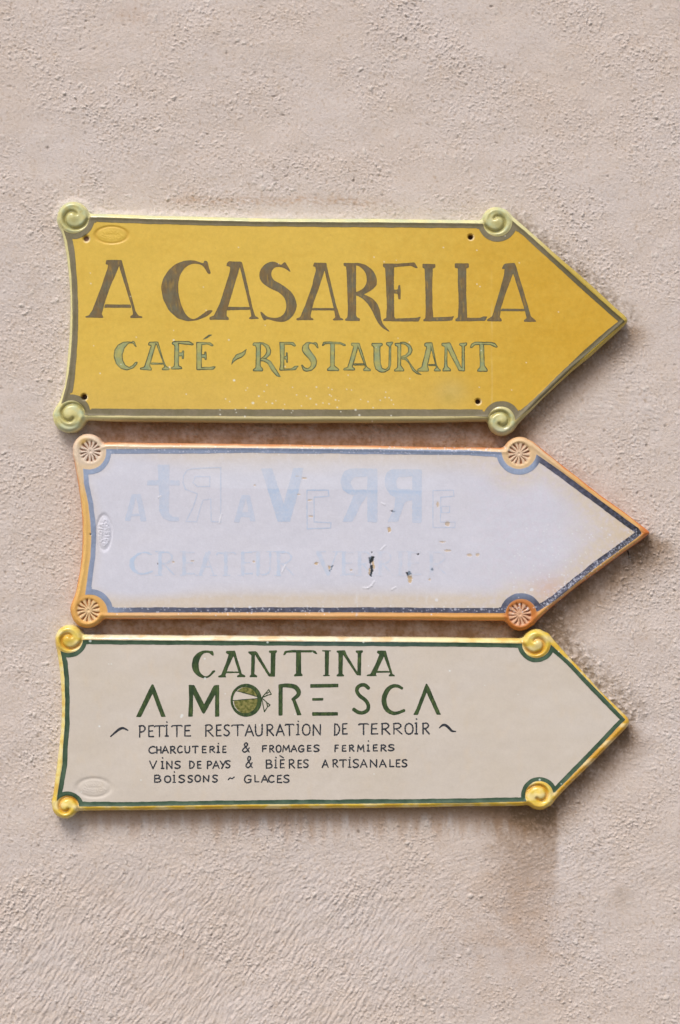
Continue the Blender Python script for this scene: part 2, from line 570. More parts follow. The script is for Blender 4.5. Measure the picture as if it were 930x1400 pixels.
DOTS2 += [(rng.uniform(150, 735), 833.5 + rng.normal(0, 3), rng.uniform(.4, 1.0)) for _ in range(170)]
DOTS2 += [(rng.uniform(150, 700), 615.5 + rng.normal(0, 3), rng.uniform(.4, 0.9)) for _ in range(220)]
DOTS2 += [(727.3, 806, 2.3), (748.7, 826, 1.6), (744, 825, 1.2), (597, 820.3, 2.2), (622.5, 833, 1.8), (658.5, 833, 1.6), (440.5, 833.5, 2.0), (341.8, 830, 1.8), (309, 833, 1.9), (785.5, 792.5, 1.8), (765, 809, 1.5)]
DOTS3 = [(rng.uniform(100, 790), rng.uniform(885, 1090), rng.uniform(.5, .9)) for _ in range(18)] + \
        [(123.5, 876.3, 1.7), (280.5, 927.5, 1.5), (280, 900.5, 1.2), (249, 978, 1.8), (248, 980, 1.5), (136, 993, 1.3), (366, 878, 1.5), (615, 917, 1.2), (497, 878, 1.2), (738, 1066, 1.3), (460, 876, 1)]

CHIPS = [  # (kind, polygon) places where the pale film and the glaze have flaked off sign 2; offset (420,700), 5.8125 per unit
    ('dark', [(490, 365), (515, 352), (535, 358), (528, 385), (505, 415), (492, 405)]),
    ('dark', [(500, 425), (520, 420), (528, 465), (512, 510), (495, 508), (505, 470)]),
    ('tan', [(512, 402), (529, 385), (536, 440), (530, 464), (519, 425)]),
    ('tan', [(488, 455), (501, 448), (503, 482), (494, 502), (489, 485)]),
    ('dark', [(788, 485), (810, 470), (832, 488), (818, 503), (795, 505)]),
    ('tan', [(798, 505), (832, 495), (834, 530), (826, 566), (805, 560)]),
    ('tan', [(640, 130), (655, 120), (668, 135), (662, 158), (645, 162)]),
    ('tan', [(58, 408), (70, 400), (87, 406), (80, 420), (62, 418)]),
    ('dark', [(186, 430), (206, 424), (196, 450), (182, 476), (176, 470), (190, 445)]),
    ('tan', [(168, 430), (188, 430), (186, 450), (172, 456)]),
    ('dark', [(872, 335), (888, 335), (880, 348)]),
    ('dark', [(512, 315), (522, 318), (516, 330)]),
]
SPOTS = [('tan', 612, 716, 3.2, 3.4), ('tan', 598.5, 689.5, 1.8, 3.2), ('tan', 416, 654, 3.0, 1.0), ('tan', 406, 651, 2.2, .7), ('tan', 423.5, 684, 2.8, .8),
         ('tan', 425, 706, 2.7, 1.1), ('dark', 537.5, 699, 3.0, 1.0), ('tan', 612, 752.8, 4.2, 1.4), ('dark', 591, 778.3, 1.4, 1.8), ('tan', 587.6, 792.5, 1.4, 1.4),
         ('tan', 480, 779.5, 1.4, 1.2), ('tan', 642, 759, 3.2, 1.8), ('tan', 653, 758.5, 2.5, 2.0), ('tan', 263, 767, 2.2, .8), ('tan', 237, 768.5, 1.4, 1.2),
         ('tan', 347, 768, 1.6, 1.4), ('dark', 216, 771, .9, .9), ('dark', 124.2, 730.5, 1.5, 1.3), ('tan', 348.5, 663.5, 1.3, 1.0), ('tan', 605, 741, 4, 1.0), ('tan', 408, 676, 2.4, .6)]
FILM = [  # raised flakes of the white film: paths
    [(512, 795), (508, 801), (503, 804), (497, 804)], [(536, 806), (541, 803)],
    [(527, 746), (521, 752)], [(390, 773), (386, 782)], [(300, 715), (303, 703)], [(220, 678), (217, 680)], [(522, 688), (526, 690)]]


def add_dots(c, x, y, dots, colour, k=0.8):
    for dx, dy, r in dots:
        m = (np.abs(x - dx) < r + 1.2) & (np.abs(y - dy) < r + 1.2)
        if m.any():
            a = sstep(r + 0.7, r - 0.5, np.hypot(x[m] - dx, (y[m] - dy) * 1.1)) * k
            c[m] = mix(c[m], colour[None], a)
    return c


def chips_mask(x, y):
    dk, tn = np.zeros(x.shape), np.zeros(x.shape)
    for kind, pts in CHIPS:
        pts = [(420 + px / 5.8125, 700 + py / 5.8125) for px, py in pts]
        cx, cy = np.mean([p[0] for p in pts]), np.mean([p[1] for p in pts])
        m = (np.abs(x - cx) < 22) & (np.abs(y - cy) < 22)
        if m.any():
            a = sstep(0.7, -0.5, sd_poly(x[m], y[m], pts) + 1.0 * noise(x[m] / 2.4, y[m] / 2.4, 3))
            (dk if kind == 'dark' else tn)[m] = np.maximum((dk if kind == 'dark' else tn)[m], a)
    for kind, cx, cy, rx, ry in SPOTS:
        m = (np.abs(x - cx) < rx + 3) & (np.abs(y - cy) < ry + 3)
        if m.any():
            q = (np.hypot((x[m] - cx) / rx, (y[m] - cy) / ry) - 1) * min(rx, ry) + 0.6 * noise(x[m] / 2, y[m] / 2, 4)
            a = sstep(0.6, -0.4, q) * (.72 if kind == 'tan' else .9)
            t = dk if kind == 'dark' else tn
            t[m] = np.maximum(t[m], a)
    return dk, tn


def glaze1(x, y, d, g):
    n = fbm(x / 70, y / 60, 21)
    n2 = fbm(x / 9, y / 9, 22)
    c = mix(lin(219, 181, 76)[None], lin(207, 160, 44)[None], np.clip(sstep(380, 820, x) * .85 + .25 * n + .3 * n2, 0, 1))
    c = mix(c, lin(214, 178, 92)[None], np.clip(sstep(470, 575, y) * .55 * sstep(720, 560, x) + .12 * n2, 0, 1))  # milky sheen over the lower face, painted into the glaze colour
    c = mix(c, lin(205, 178, 105)[None], .6 * np.exp(-(np.hypot(x - 617, (y - 535) * 1.2) / 22) ** 2))
    c = mix(c, lin(190, 160, 70)[None], .5 * np.exp(-(np.hypot(x - 613, (y - 545)) / 7) ** 2))
    b = band_field(SIGN1, x, y)
    rim = lin(224, 213, 156)[None]
    rim = mix(rim, lin(202, 204, 162)[None], np.clip(.45 + 1.1 * fbm(x / 26, y / 26, 23), 0, 1) * sstep(330, 295, y))
    rim = mix(rim, lin(168, 152, 104)[None], sstep(545, 578, y) * .95 * sstep(120, 200, x))
    rim = mix(rim, lin(192, 164, 70)[None], sstep(700, 780, x))
    for cx, cy, R in SIGN1['lumps']:
        near = sstep(R + 1, R - 5, np.hypot(x - cx, y - cy))
        rim = mix(rim, lin(202, 190, 124)[None], near * .8)
        rim = mix(rim, lin(190, 200, 164)[None], near * np.clip(.3 + 1.3 * fbm(x / 10, y / 10, 25), 0, .9) * sstep(4, R, np.hypot(x - cx, y - cy) + 4))
        rim = mix(rim, lin(178, 176, 150)[None], near * sstep(575, 592, y) * .8)
    rim = mix(rim, lin(130, 118, 70)[None], np.clip(fbm(x / 4, y / 4, 27) * 1.6 - .65, 0, .6))
    rim = mix(rim, lin(150, 136, 74)[None], np.clip(g * 1.2, 0, 1) * .7)
    c = mix(c, rim, sstep(1.0, -0.8, b))
    for hx, hy, hr in SIGN1['holes']:
        r = np.hypot(x - hx, y - hy)
        c = mix(c, lin(232, 214, 180)[None], sstep(hr + 2.4, hr + .6, r) * .75 * np.clip(.4 + .5 * (x - hx + y - hy) / hr, 0, 1))
        c = mix(c, lin(120, 84, 64)[None], sstep(hr + .3, hr - 1.2, r))
    cx, cy, rx, ry = SIGN1['stamp']
    q = (np.hypot((x - cx) / rx, (y - cy) / ry) - 1) * ry
    c = mix(c, lin(198, 150, 50)[None], .5 * np.exp(-(q / 1.5) ** 2))
    c = mix(c, lin(228, 205, 140)[None], .3 * np.exp(-((x - 672.5) / 1.2) ** 2) * sstep(350, 420, y) * np.clip(.5 + noise(x / 3, y / 30, 8), 0, 1))
    c = c * (1 + .035 * fbm(x / 34, y / 22, 28) + .03 * noise(x / 2.1, y / 2.1, 29) + .02 * noise(x / 5, y / 5, 30))[:, None]
    c = mix(c, lin(176, 132, 60)[None], np.clip(noise(x / 4.5, y / 4.5, 24) - .72, 0, 1) * 1.6)
    return add_dots(c, x, y, DOTS1, lin(232, 226, 205), .75)


def glaze2(x, y, d, g):
    b = band_field(SIGN2, x, y)
    n = fbm(x / 60, y / 45, 31)
    n2 = fbm(x / 7, y / 7, 32)
    warm = np.clip(sstep(44, 8, b + 10 * n + 22 * sstep(300, 160, x)) * .8 + .75 * sstep(730, 850, x + 14 * n - .35 * np.abs(y - 728)), 0, 1)
    warm = np.clip(warm + .7 * sstep(806, 826, y + 5 * n) + .12 * n, 0, 1)
    c = mix(lin(212, 209, 221)[None], lin(214, 199, 186)[None], warm)
    c = mix(c, lin(212, 189, 158)[None], sstep(815, 868, x) * .75)
    c = mix(c, lin(210, 172, 152)[None], .6 * np.exp(-(np.hypot((x - 752) * .8, y - 806) / 20) ** 2))
    c = mix(c, lin(205, 190, 205)[None], np.clip(.5 * n2 + .1, 0, .35) * sstep(600, 700, x))
    # the white film is thicker above a ragged tide line
    tide = 667 + (x - 300) * .012 + 1.2 * noise(x / 14, y * 0 + 3, 6)
    c = mix(c, lin(222, 222, 234)[None], .3 * sstep(tide + 1.2, tide - .6, y) * sstep(225, 290, x) * sstep(640, 560, x) * sstep(2, 26, b))
    c = mix(c, lin(224, 220, 230)[None], np.clip(.45 * n2, 0, .5))
    rim = lin(226, 196, 160)[None]
    left = sstep(200, 110, x)
    rim = mix(rim, lin(233, 181, 92)[None], left * .8 * sstep(640, 690, y))
    rim = mix(rim, lin(222, 196, 176)[None], sstep(14, 4, b * -1 + 4) * .5 * sstep(640, 610, y) * sstep(300, 130, x))
    rim = mix(rim, lin(219, 150, 62)[None], sstep(790, 845, y) * (.55 + .4 * sstep(300, 700, x)) )
    rim = mix(rim, lin(217, 160, 78)[None], sstep(720, 800, x) * .8)
    rim = mix(rim, lin(196, 104, 38)[None], sstep(868, 886, x))
    rim = mix(rim, lin(214, 120, 58)[None], sstep(3.2, 1.2, d + 1.0 * noise(x / 20, y / 20, 36)) * (.7 + .2 * sstep(500, 800, x)))
    for i, (cx, cy, R) in enumerate(SIGN2['lumps']):
        near = sstep(R + 5, R - 3, np.hypot(x - cx, y - cy))
        tone = [lin(222, 200, 178), lin(222, 186, 142), lin(222, 168, 92), lin(190, 108, 48)][i]
        rim = mix(rim, tone[None], near * (.85 if i != 2 else .7))
    px, py, pr = SIGN2['rosettes'][0]
    rim = mix(rim, lin(224, 176, 76)[None], .8 * np.exp(-(np.hypot(x - 115, y - 605) / 7) ** 2))
    for i, (px, py, pr) in enumerate(SIGN2['rosettes']):
        r = np.hypot(x - px, y - py)
        ins = sstep(pr + 1, pr - 2, r)
        rim = mix(rim, [lin(222, 200, 184), lin(224, 194, 168), lin(230, 198, 156), lin(228, 184, 152)][i][None], ins * .8)
        rim = mix(rim, [lin(140, 84, 50), lin(146, 76, 36), lin(160, 88, 28), lin(138, 62, 22)][i][None], np.clip(g * 1.6, 0, 1) * ins)
    c = mix(c, rim, sstep(1.2, -1.0, b))
    dk, tn = chips_mask(x, y)
    c = mix(c, lin(204, 176, 142)[None], tn)
    c = mix(c, lin(50, 54, 58)[None], dk)
    for p in FILM:
        for k in range(len(p) - 1):
            m = (np.abs(x - p[k][0]) < 20) & (np.abs(y - p[k][1]) < 20)
            dd, _ = seg_dist(x[m], y[m], p[k], p[k + 1])
            c[m] = mix(c[m], lin(230, 228, 234)[None], .45 * sstep(1.4, .4, dd))
    for sx, ya, yb, a in ((488, 806, 846, .5), (584, 806, 828, .35), (352, 690, 790, .12), (628, 640, 720, .14), (205, 640, 830, .1), (672, 700, 830, .12)):
        c = mix(c, lin(228, 226, 232)[None], a * np.exp(-((x - sx - 1.5 * noise(y / 12, y * 0, int(sx))) / 1.6) ** 2) * sstep(ya, ya + 6, y) * sstep(yb, yb - 6, y) * np.clip(.7 + noise(x / 2, y / 5, 38), 0, 1))
    sc = np.clip(noise(x / 45 + .25 * y, y / 2.0 - .05 * x, 39) - .55, 0, 1) * np.clip(fbm(x / 80, y / 60, 40) + .1, 0, 1)
    c = mix(c, lin(230, 228, 232)[None], sc * 1.4 * (b > 0))
    c = c * (1 + .03 * fbm(x / 30, y / 24, 57) + .03 * noise(x / 2.1, y / 2.1, 58))[:, None]
    return add_dots(c, x, y, DOTS2, lin(228, 226, 232), .75)


def glaze3(x, y, d, g):
    b = band_field(SIGN3, x, y)
    n = fbm(x / 80, y / 60, 41)
    n2 = fbm(x / 8, y / 8, 42)
    c = mix(lin(211, 199, 190)[None], lin(206, 192, 178)[None], np.clip(.5 + .6 * n, 0, 1))
    c = mix(c, lin(200, 186, 166)[None], np.clip(.25 * n2, 0, .25))
    c = mix(c, lin(214, 190, 160)[None], .35 * np.clip(fbm(x / 18, y / 30, 43) - .15, 0, 1))
    rim = lin(232, 210, 130)[None]
    rim = mix(rim, lin(234, 222, 200)[None], sstep(885, 875, y) * .92 * sstep(108, 130, x) * sstep(725, 480, x))  # cream-white highlight along the top rim, painted into the colour
    rim = mix(rim, lin(224, 186, 60)[None], sstep(1060, 1100, y))
    rim = mix(rim, lin(226, 184, 62)[None], sstep(700, 760, x))
    rim = mix(rim, lin(204, 146, 30)[None], sstep(960, 1010, y) * sstep(740, 780, x) * .8)
    for cx, cy, R in SIGN3['lumps']:
        near = sstep(R + 1, R - 4, np.hypot(x - cx, y - cy))
        rim = mix(rim, lin(228, 196, 78)[None], near * .85)
        rim = mix(rim, lin(240, 218, 130)[None], near * np.clip(fbm(x / 9, y / 9, 45), 0, .6))
    blot = np.clip(fbm(x / 30, y / 14, 46) * 1.5, -1, 1)
    rim = mix(rim, lin(238, 222, 176)[None], np.clip(blot, 0, .55))
    rim = mix(rim, lin(206, 150, 44)[None], np.clip(-blot, 0, .45))
    rim = mix(rim, lin(150, 120, 60)[None], np.clip(fbm(x / 4, y / 4, 47) * 1.6 - .7, 0, .7))
    rim = mix(rim, lin(205, 140, 32)[None], np.clip(g, 0, 1) * .85)
    c = mix(c, rim, sstep(1.0, -0.8, b))
    c = c * (1 + .03 * fbm(x / 40, y / 22, 48) + .025 * noise(x / 2.1, y / 2.1, 49))[:, None]
    sc = np.clip(noise(x / 60 + 4, y / 1.6, 55) - .66, 0, 1) * np.clip(fbm(x / 90, y / 70, 56), 0, 1)
    c = mix(c, lin(228, 222, 216)[None], sc * 1.5)
    return add_dots(c, x, y, DOTS3, lin(232, 232, 230), .8)


def compact(idx_faces, *arrs):
    u, inv = np.unique(idx_faces, return_inverse=True)
    return inv.reshape(idx_faces.shape), [a[u] for a in arrs]


def to_world(x, y, h, origin):
    return np.stack([(x - 465) * S - origin[0], -h * S - origin[1], (700 - y) * S - origin[2]], 1)


def build_sign(sg, glaze, mat, root, origin, corner_name):
    x0, y0, x1, y1 = sg['box']
    step = 0.8
    xs, ys = np.arange(x0, x1, step), np.arange(y0, y1, step)
    X, Y = np.meshgrid(xs, ys)
    F = sd_outline(sg, X.ravel(), Y.ravel()).reshape(X.shape)
    vx, vy, vf, tri = march(F, xs, ys)
    h, d, g = surface(sg, vx, vy)
    if sg is SIGN2:
        dk, tn = chips_mask(vx, vy)
        h = h - 0.5 * np.maximum(dk, tn) - .5 * dk
        for p in FILM:
            for k in range(len(p) - 1):
                m = (np.abs(vx - p[k][0]) < 20) & (np.abs(vy - p[k][1]) < 20)
                dd, _ = seg_dist(vx[m], vy[m], p[k], p[k + 1])
                h[m] += .4 * sstep(1.8, .3, dd)
        tide = 667 + (vx - 300) * .012 + 1.2 * noise(vx / 14, vy * 0 + 3, 6)
    c = glaze(vx, vy, d, g) * (1.035 if sg is not SIGN2 else 1.0)
    # side wall of the slab, down into the plaster
    E = np.concatenate([tri[:, [0, 1]], tri[:, [1, 2]], tri[:, [2, 0]]])
    lo, hi = E.min(1), E.max(1)
    k = lo.astype(np.int64) * len(vx) + hi
    _, first, cnt = np.unique(k, return_index=True, return_counts=True)
    be = E[first[cnt == 1]]
    bv = np.unique(be)
    n0 = len(vx)
    remap = np.full(n0, -1)
    rings = []
    AX, AY, AH, AC = [vx], [vy], [h], [c]
    base = n0
    prev = np.arange(n0)
    side = []
    for lev in (H * 0.45, H * 0.1, -8.0):
        cur = np.full(n0, -1)
        cur[bv] = base + np.arange(len(bv))
        base += len(bv)
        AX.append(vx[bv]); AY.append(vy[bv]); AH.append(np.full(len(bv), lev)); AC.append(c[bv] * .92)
        a, b = be[:, 0], be[:, 1]
        side.append(np.stack([prev[b], prev[a], cur[a]], 1))
        side.append(np.stack([prev[b], cur[a], cur[b]], 1))
        prev = cur
    side = np.concatenate(side)
    ax, ay, ah, ac = np.concatenate(AX), np.concatenate(AY), np.concatenate(AH), np.concatenate(AC)
    P = to_world(ax, ay, ah, origin)
    faces = np.concatenate([tri, side])
    fx, fy = ax[faces].mean(1), ay[faces].mean(1)
    bd = band_field(sg, fx, fy)
    part = np.zeros(len(faces), int)                       # 0 panel
    part[(bd < 0)] = 1                                     # 1 rim
    part[len(tri):] = 1
    for i in range(4):
        dx, dy, rB, w = sg['discs'][i]
        cx, cy, R = sg['lumps'][i]
        ins = (np.hypot(fx - dx, fy - dy) < rB) & (np.hypot(fx - cx, fy - cy) < R + 3) | (np.hypot(fx - cx, fy - cy) < R - 1) & (bd < 0)
        part[ins & (part < 2)] = 2 + i
    cx, cy, rx, ry = sg['stamp']
    part[(np.hypot((fx - cx) / (rx + 2), (fy - cy) / (ry + 2)) < 1) & (part == 0)] = 6
    for i, (hx, hy, hr) in enumerate(sg['holes']):
        part[(np.hypot(fx - hx, fy - hy) < hr + 1.5)] = 7 + i
    names = ['panel', 'rim'] + [corner_name] * 4 + ['maker_stamp'] + ['fixing_hole'] * len(sg['holes'])
    for p, nm in enumerate(names):
        fs = faces[part == p]
        if len(fs):
            f2, (pp, cc) = compact(fs, P, ac)
            make_mesh(nm, pp, f2, MAT_RIM if nm in ('rim', 'corner_scroll') else mat, root, cc)


def paint(sg, name, field, colour_fn, root, origin, lift=0.15, mat=None, label=None):
    vx, vy, vf, tri = field.mesh()
    h, d, g = surface(sg, vx, vy, detail=False)
    c = colour_fn(vx, vy, vf)
    o = make_mesh(name, to_world(vx, vy, h + lift, origin), tri, mat or MAT_PAINT, root, c)
    if label:
        o['label'] = label
    return o


def border(sg, colour_fn, root, origin):
    x0, y0, x1, y1 = sg['box']
    f = Field(x0, y0, x1, y1, 0.6)
    X, Y = np.meshgrid(f.xs, f.ys)
    X, Y = X.ravel(), Y.ravel()
    b = band_field(sg, X, Y)
    w = band_width(sg, X, Y)
    wob = .3 * noise(X / 22, Y / 22, 81) + .2 * noise(X / 6, Y / 6, 82)
    f.F = (np.abs(b - w / 2 + wob) - w / 2).reshape(f.F.shape)
    # a little of the border's own wedge fills the notch where line and disc meet
    return paint(sg, 'painted_border', f, colour_fn, root, origin, lift=.28)


K = 5.8125


def Z(ox, oy, *polys):
    """polygons read off an enlargement whose corner is (ox, oy)"""
    return [[(ox + a / K, oy + b / K) for a, b in p] for p in polys]


# ------------------------------------------------------------------ sign 1: yellow
GROUP = "ceramic arrow signs fixed to the plaster wall"
o1 = ((465 - 465) * S, 0.0, (700 - 438) * S)
sign1 = thing("direction_sign", "yellow ceramic arrow sign with brown capitals and greenish scroll corners", "sign", o1, GROUP)
build_sign(SIGN1, glaze1, MAT_YELLOW, sign1, o1, 'corner_scroll')


def col_border1(x, y, f):
    n = fbm(x / 22, y / 22, 101)
    c = mix(lin(122, 112, 82)[None], lin(134, 122, 98)[None], np.clip(.5 + n, 0, 1))
    c = mix(c, lin(92, 82, 52)[None], sstep(720, 800, x) * .8)
    c = mix(c, lin(98, 94, 70)[None], sstep(-1.1, 0, f) * .35)
    return add_dots(c, x, y, DOTS1, lin(225, 220, 205), .8)


border(SIGN1, col_border1, sign1, o1)

line1 = []
line1 += Z(110, 345,
           [(222, 60), (326, 60), (300, 130), (240, 265), (200, 380), (170, 490), (182, 510), (182, 520), (40, 518), (40, 508), (68, 500), (95, 460), (160, 290), (218, 120), (222, 98), (200, 95), (205, 62)],
           [(300, 62), (328, 60), (440, 470), (462, 502), (492, 510), (492, 521), (397, 521), (397, 508), (418, 492), (410, 440), (312, 125)],
           [(195, 413), (400, 415), (405, 440), (188, 440)])
line1c = Z(210, 345,
           [(402, 65), (430, 70), (440, 120), (457, 165), (440, 173), (425, 160), (395, 105), (340, 88), (300, 92), (255, 115), (215, 170), (195, 250), (200, 340), (220, 420), (260, 500), (310, 535), (350, 520), (430, 460), (478, 458), (450, 490), (400, 520), (340, 540), (270, 548), (190, 525), (120, 460), (75, 370), (60, 280), (75, 210), (120, 140), (180, 90), (250, 65), (320, 62), (390, 85), (400, 85)])
line1 += Z(210, 345,
           [(600, 70), (700, 75), (682, 130), (640, 270), (605, 390), (580, 470), (580, 505), (598, 518), (598, 537), (445, 535), (445, 515), (480, 502), (525, 410), (570, 270), (605, 160), (610, 118), (590, 108), (580, 112), (585, 85)],
           [(680, 80), (702, 76), (725, 160), (785, 430), (808, 505), (836, 520), (836, 530), (760, 530), (760, 518), (778, 508), (765, 440), (690, 130)],
           [(590, 432), (770, 435), (770, 455), (585, 460)])
line1c += Z(340, 350,
            [(262, 72), (280, 50), (295, 50), (325, 105), (335, 125), (320, 122), (285, 95), (235, 83), (200, 95), (180, 130), (182, 165), (205, 195), (270, 230), (330, 275), (370, 330), (385, 390), (370, 450), (330, 500), (280, 525), (220, 520), (145, 500), (130, 513), (115, 508), (90, 445), (103, 440), (140, 480), (185, 492), (235, 492), (275, 470), (298, 430), (300, 380), (285, 330), (245, 290), (180, 262), (120, 225), (92, 190), (84, 150), (95, 105), (125, 68), (170, 45), (210, 45), (245, 65)])
line1 += Z(340, 350,
           [(522, 52), (618, 55), (612, 90), (560, 250), (520, 360), (492, 470), (495, 490), (515, 498), (515, 510), (380, 510), (380, 497), (410, 485), (450, 390), (500, 250), (535, 110), (530, 85), (512, 82)],
           [(595, 55), (618, 55), (622, 80), (690, 370), (728, 490), (752, 500), (752, 510), (668, 512), (670, 502), (690, 488), (680, 430), (600, 100)],
           [(510, 412), (685, 415), (688, 432), (505, 432)])
line1 += Z(450, 355,
           [(115, 25), (215, 28), (215, 170), (215, 440), (225, 460), (245, 468), (245, 487), (128, 485), (128, 472), (145, 460), (150, 400), (140, 100), (135, 55), (115, 48)],
           [(430, 30), (518, 35), (515, 150), (518, 450), (528, 470), (525, 490), (430, 488), (430, 473), (455, 462), (460, 380), (448, 100), (445, 68), (428, 55)],
           [(430, 30), (540, 32), (680, 22), (708, 68), (690, 68), (650, 48), (520, 60), (440, 50)],
           [(510, 238), (545, 238), (552, 202), (565, 202), (570, 260), (568, 315), (550, 315), (545, 270), (510, 268)],
           [(440, 465), (530, 468), (690, 462), (730, 452), (712, 492), (500, 490), (435, 488)],
           [(742, 32), (845, 35), (845, 62), (825, 70), (820, 200), (822, 380), (828, 455), (828, 490), (748, 490), (748, 475), (765, 465), (768, 380), (765, 200), (760, 70), (742, 66)])
line1c += Z(450, 355,
            [(190, 26), (240, 25), (300, 45), (350, 85), (378, 140), (382, 190), (365, 220), (320, 255), (270, 278), (235, 292), (215, 285), (195, 265), (250, 245), (285, 215), (302, 170), (295, 115), (270, 75), (235, 48), (200, 45)],
            [(205, 268), (245, 265), (300, 285), (350, 310), (385, 350), (405, 400), (410, 450), (425, 510), (485, 573), (470, 570), (420, 540), (380, 490), (340, 400), (300, 340), (260, 305), (225, 288)])
line1 += Z(580, 350,
           [(50, 488), (215, 482), (238, 476), (222, 512), (160, 518), (50, 518)],
           [(243, 58), (355, 58), (355, 92), (335, 98), (335, 300), (342, 480), (345, 518), (248, 518), (248, 500), (268, 490), (275, 380), (268, 180), (268, 98), (243, 95)],
           [(330, 490), (440, 492), (470, 480), (503, 480), (485, 515), (335, 519)],
           [(638, 60), (720, 55), (710, 130), (650, 290), (612, 410), (600, 485), (617, 502), (615, 520), (500, 517), (500, 505), (540, 480), (600, 280), (635, 150), (640, 100), (620, 105), (618, 95)],
           [(690, 58), (722, 55), (735, 95), (790, 280), (850, 480), (890, 515), (890, 523), (792, 523), (792, 508), (815, 495), (800, 430), (708, 140)],
           [(615, 418), (800, 420), (800, 438), (610, 438)])
f = Field(112, 350, 740, 458, 0.45)
for p in line1: f.poly(p, .7)
for p in line1c: f.poly(p, 2.2)
f.wobble(.22, 9, 201)


def col_line1(x, y, fv):
    n = fbm(x / 9, y / 26, 111)
    n2 = fbm(x / 16, y / 16, 112)
    c = mix(lin(110, 96, 70)[None], lin(126, 100, 60)[None], np.clip(.5 + 1.1 * n, 0, 1))
    c = mix(c, lin(114, 109, 86)[None], np.clip(.2 + 1.2 * n2, 0, .7))
    c = mix(c, lin(160, 128, 60)[None], np.clip(fbm(x / 4, y / 20, 113) * 1.8 - .2, 0, .75) * sstep(-.8, -2.2, fv))
    c = mix(c, lin(84, 74, 54)[None], np.clip(fbm(x / 3.5, y / 15, 114) * 1.5 - .25, 0, .6))
    c = mix(c, lin(98, 86, 58)[None], sstep(-1.1, -.1, fv) * .6)
    return add_dots(c, x, y, DOTS1, lin(225, 220, 205), .7)


paint(SIGN1, 'lettering', f, col_line1, sign1, o1, label="large brown serif capitals")

line2 = Z(150, 450,
          [(185, 92), (198, 98), (215, 142), (200, 135), (185, 112), (150, 115), (120, 150), (103, 200), (105, 245), (125, 285), (155, 302), (185, 285), (205, 260), (222, 258), (222, 272), (190, 310), (140, 328), (90, 315), (50, 275), (32, 215), (40, 165), (65, 125), (110, 100), (150, 98), (175, 100)],
          [(315, 100), (375, 98), (345, 200), (320, 290), (335, 312), (332, 328), (242, 322), (242, 308), (275, 298), (300, 220), (328, 130), (308, 130), (305, 118)],
          [(345, 100), (385, 98), (420, 220), (450, 295), (475, 305), (475, 325), (415, 325), (415, 312), (435, 300), (400, 200), (370, 120)],
          [(330, 265), (425, 268), (428, 280), (328, 282)],
          [(500, 98), (550, 98), (552, 130), (550, 290), (575, 300), (578, 318), (488, 320), (488, 305), (512, 295), (515, 130), (492, 118)],
          [(505, 95), (630, 95), (670, 118), (660, 128), (630, 125), (540, 115)],
          [(545, 185), (578, 185), (575, 170), (592, 170), (590, 238), (572, 235), (575, 212), (545, 215)],
          [(688, 102), (735, 102), (732, 300), (740, 322), (690, 322), (690, 200)],
          [(685, 102), (800, 105), (828, 128), (815, 138), (780, 122), (700, 125)],
          [(728, 200), (755, 200), (752, 178), (770, 178), (772, 245), (755, 245), (755, 228), (728, 228)],
          [(690, 302), (800, 300), (820, 295), (845, 298), (825, 322), (690, 325)],
          [(738, 84), (788, 42), (817, 44), (775, 72)])
line2 += Z(300, 450,
           [(95, 285), (105, 240), (135, 200), (180, 185), (218, 155), (205, 200), (180, 225), (140, 240), (115, 260)],
           [(265, 118), (275, 105), (330, 105), (328, 290), (348, 318), (345, 335), (265, 335), (265, 320), (288, 305), (292, 150), (285, 130), (265, 132)],
           [(310, 103), (350, 105), (395, 130), (412, 170), (405, 205), (370, 235), (330, 245), (328, 232), (360, 210), (375, 180), (368, 145), (340, 120), (315, 118)],
           [(325, 232), (370, 230), (410, 255), (440, 300), (490, 382), (455, 375), (415, 330), (385, 275), (350, 255), (325, 255)],
           [(478, 102), (520, 102), (515, 300), (520, 325), (475, 328), (485, 280)],
           [(475, 102), (590, 102), (612, 132), (595, 138), (570, 122), (490, 122)],
           [(512, 215), (530, 215), (528, 185), (543, 185), (545, 268), (530, 265), (528, 240), (512, 240)],
           [(480, 313), (570, 313), (600, 292), (632, 290), (605, 325), (480, 330)],
           [(740, 108), (765, 103), (780, 112), (788, 152), (778, 152), (758, 122), (725, 112), (710, 125), (712, 150), (740, 190), (770, 230), (776, 265), (765, 300), (735, 330), (690, 338), (665, 328), (648, 285), (660, 280), (680, 305), (705, 312), (725, 295), (728, 265), (710, 235), (670, 195), (655, 165), (662, 130), (690, 105), (720, 102)])
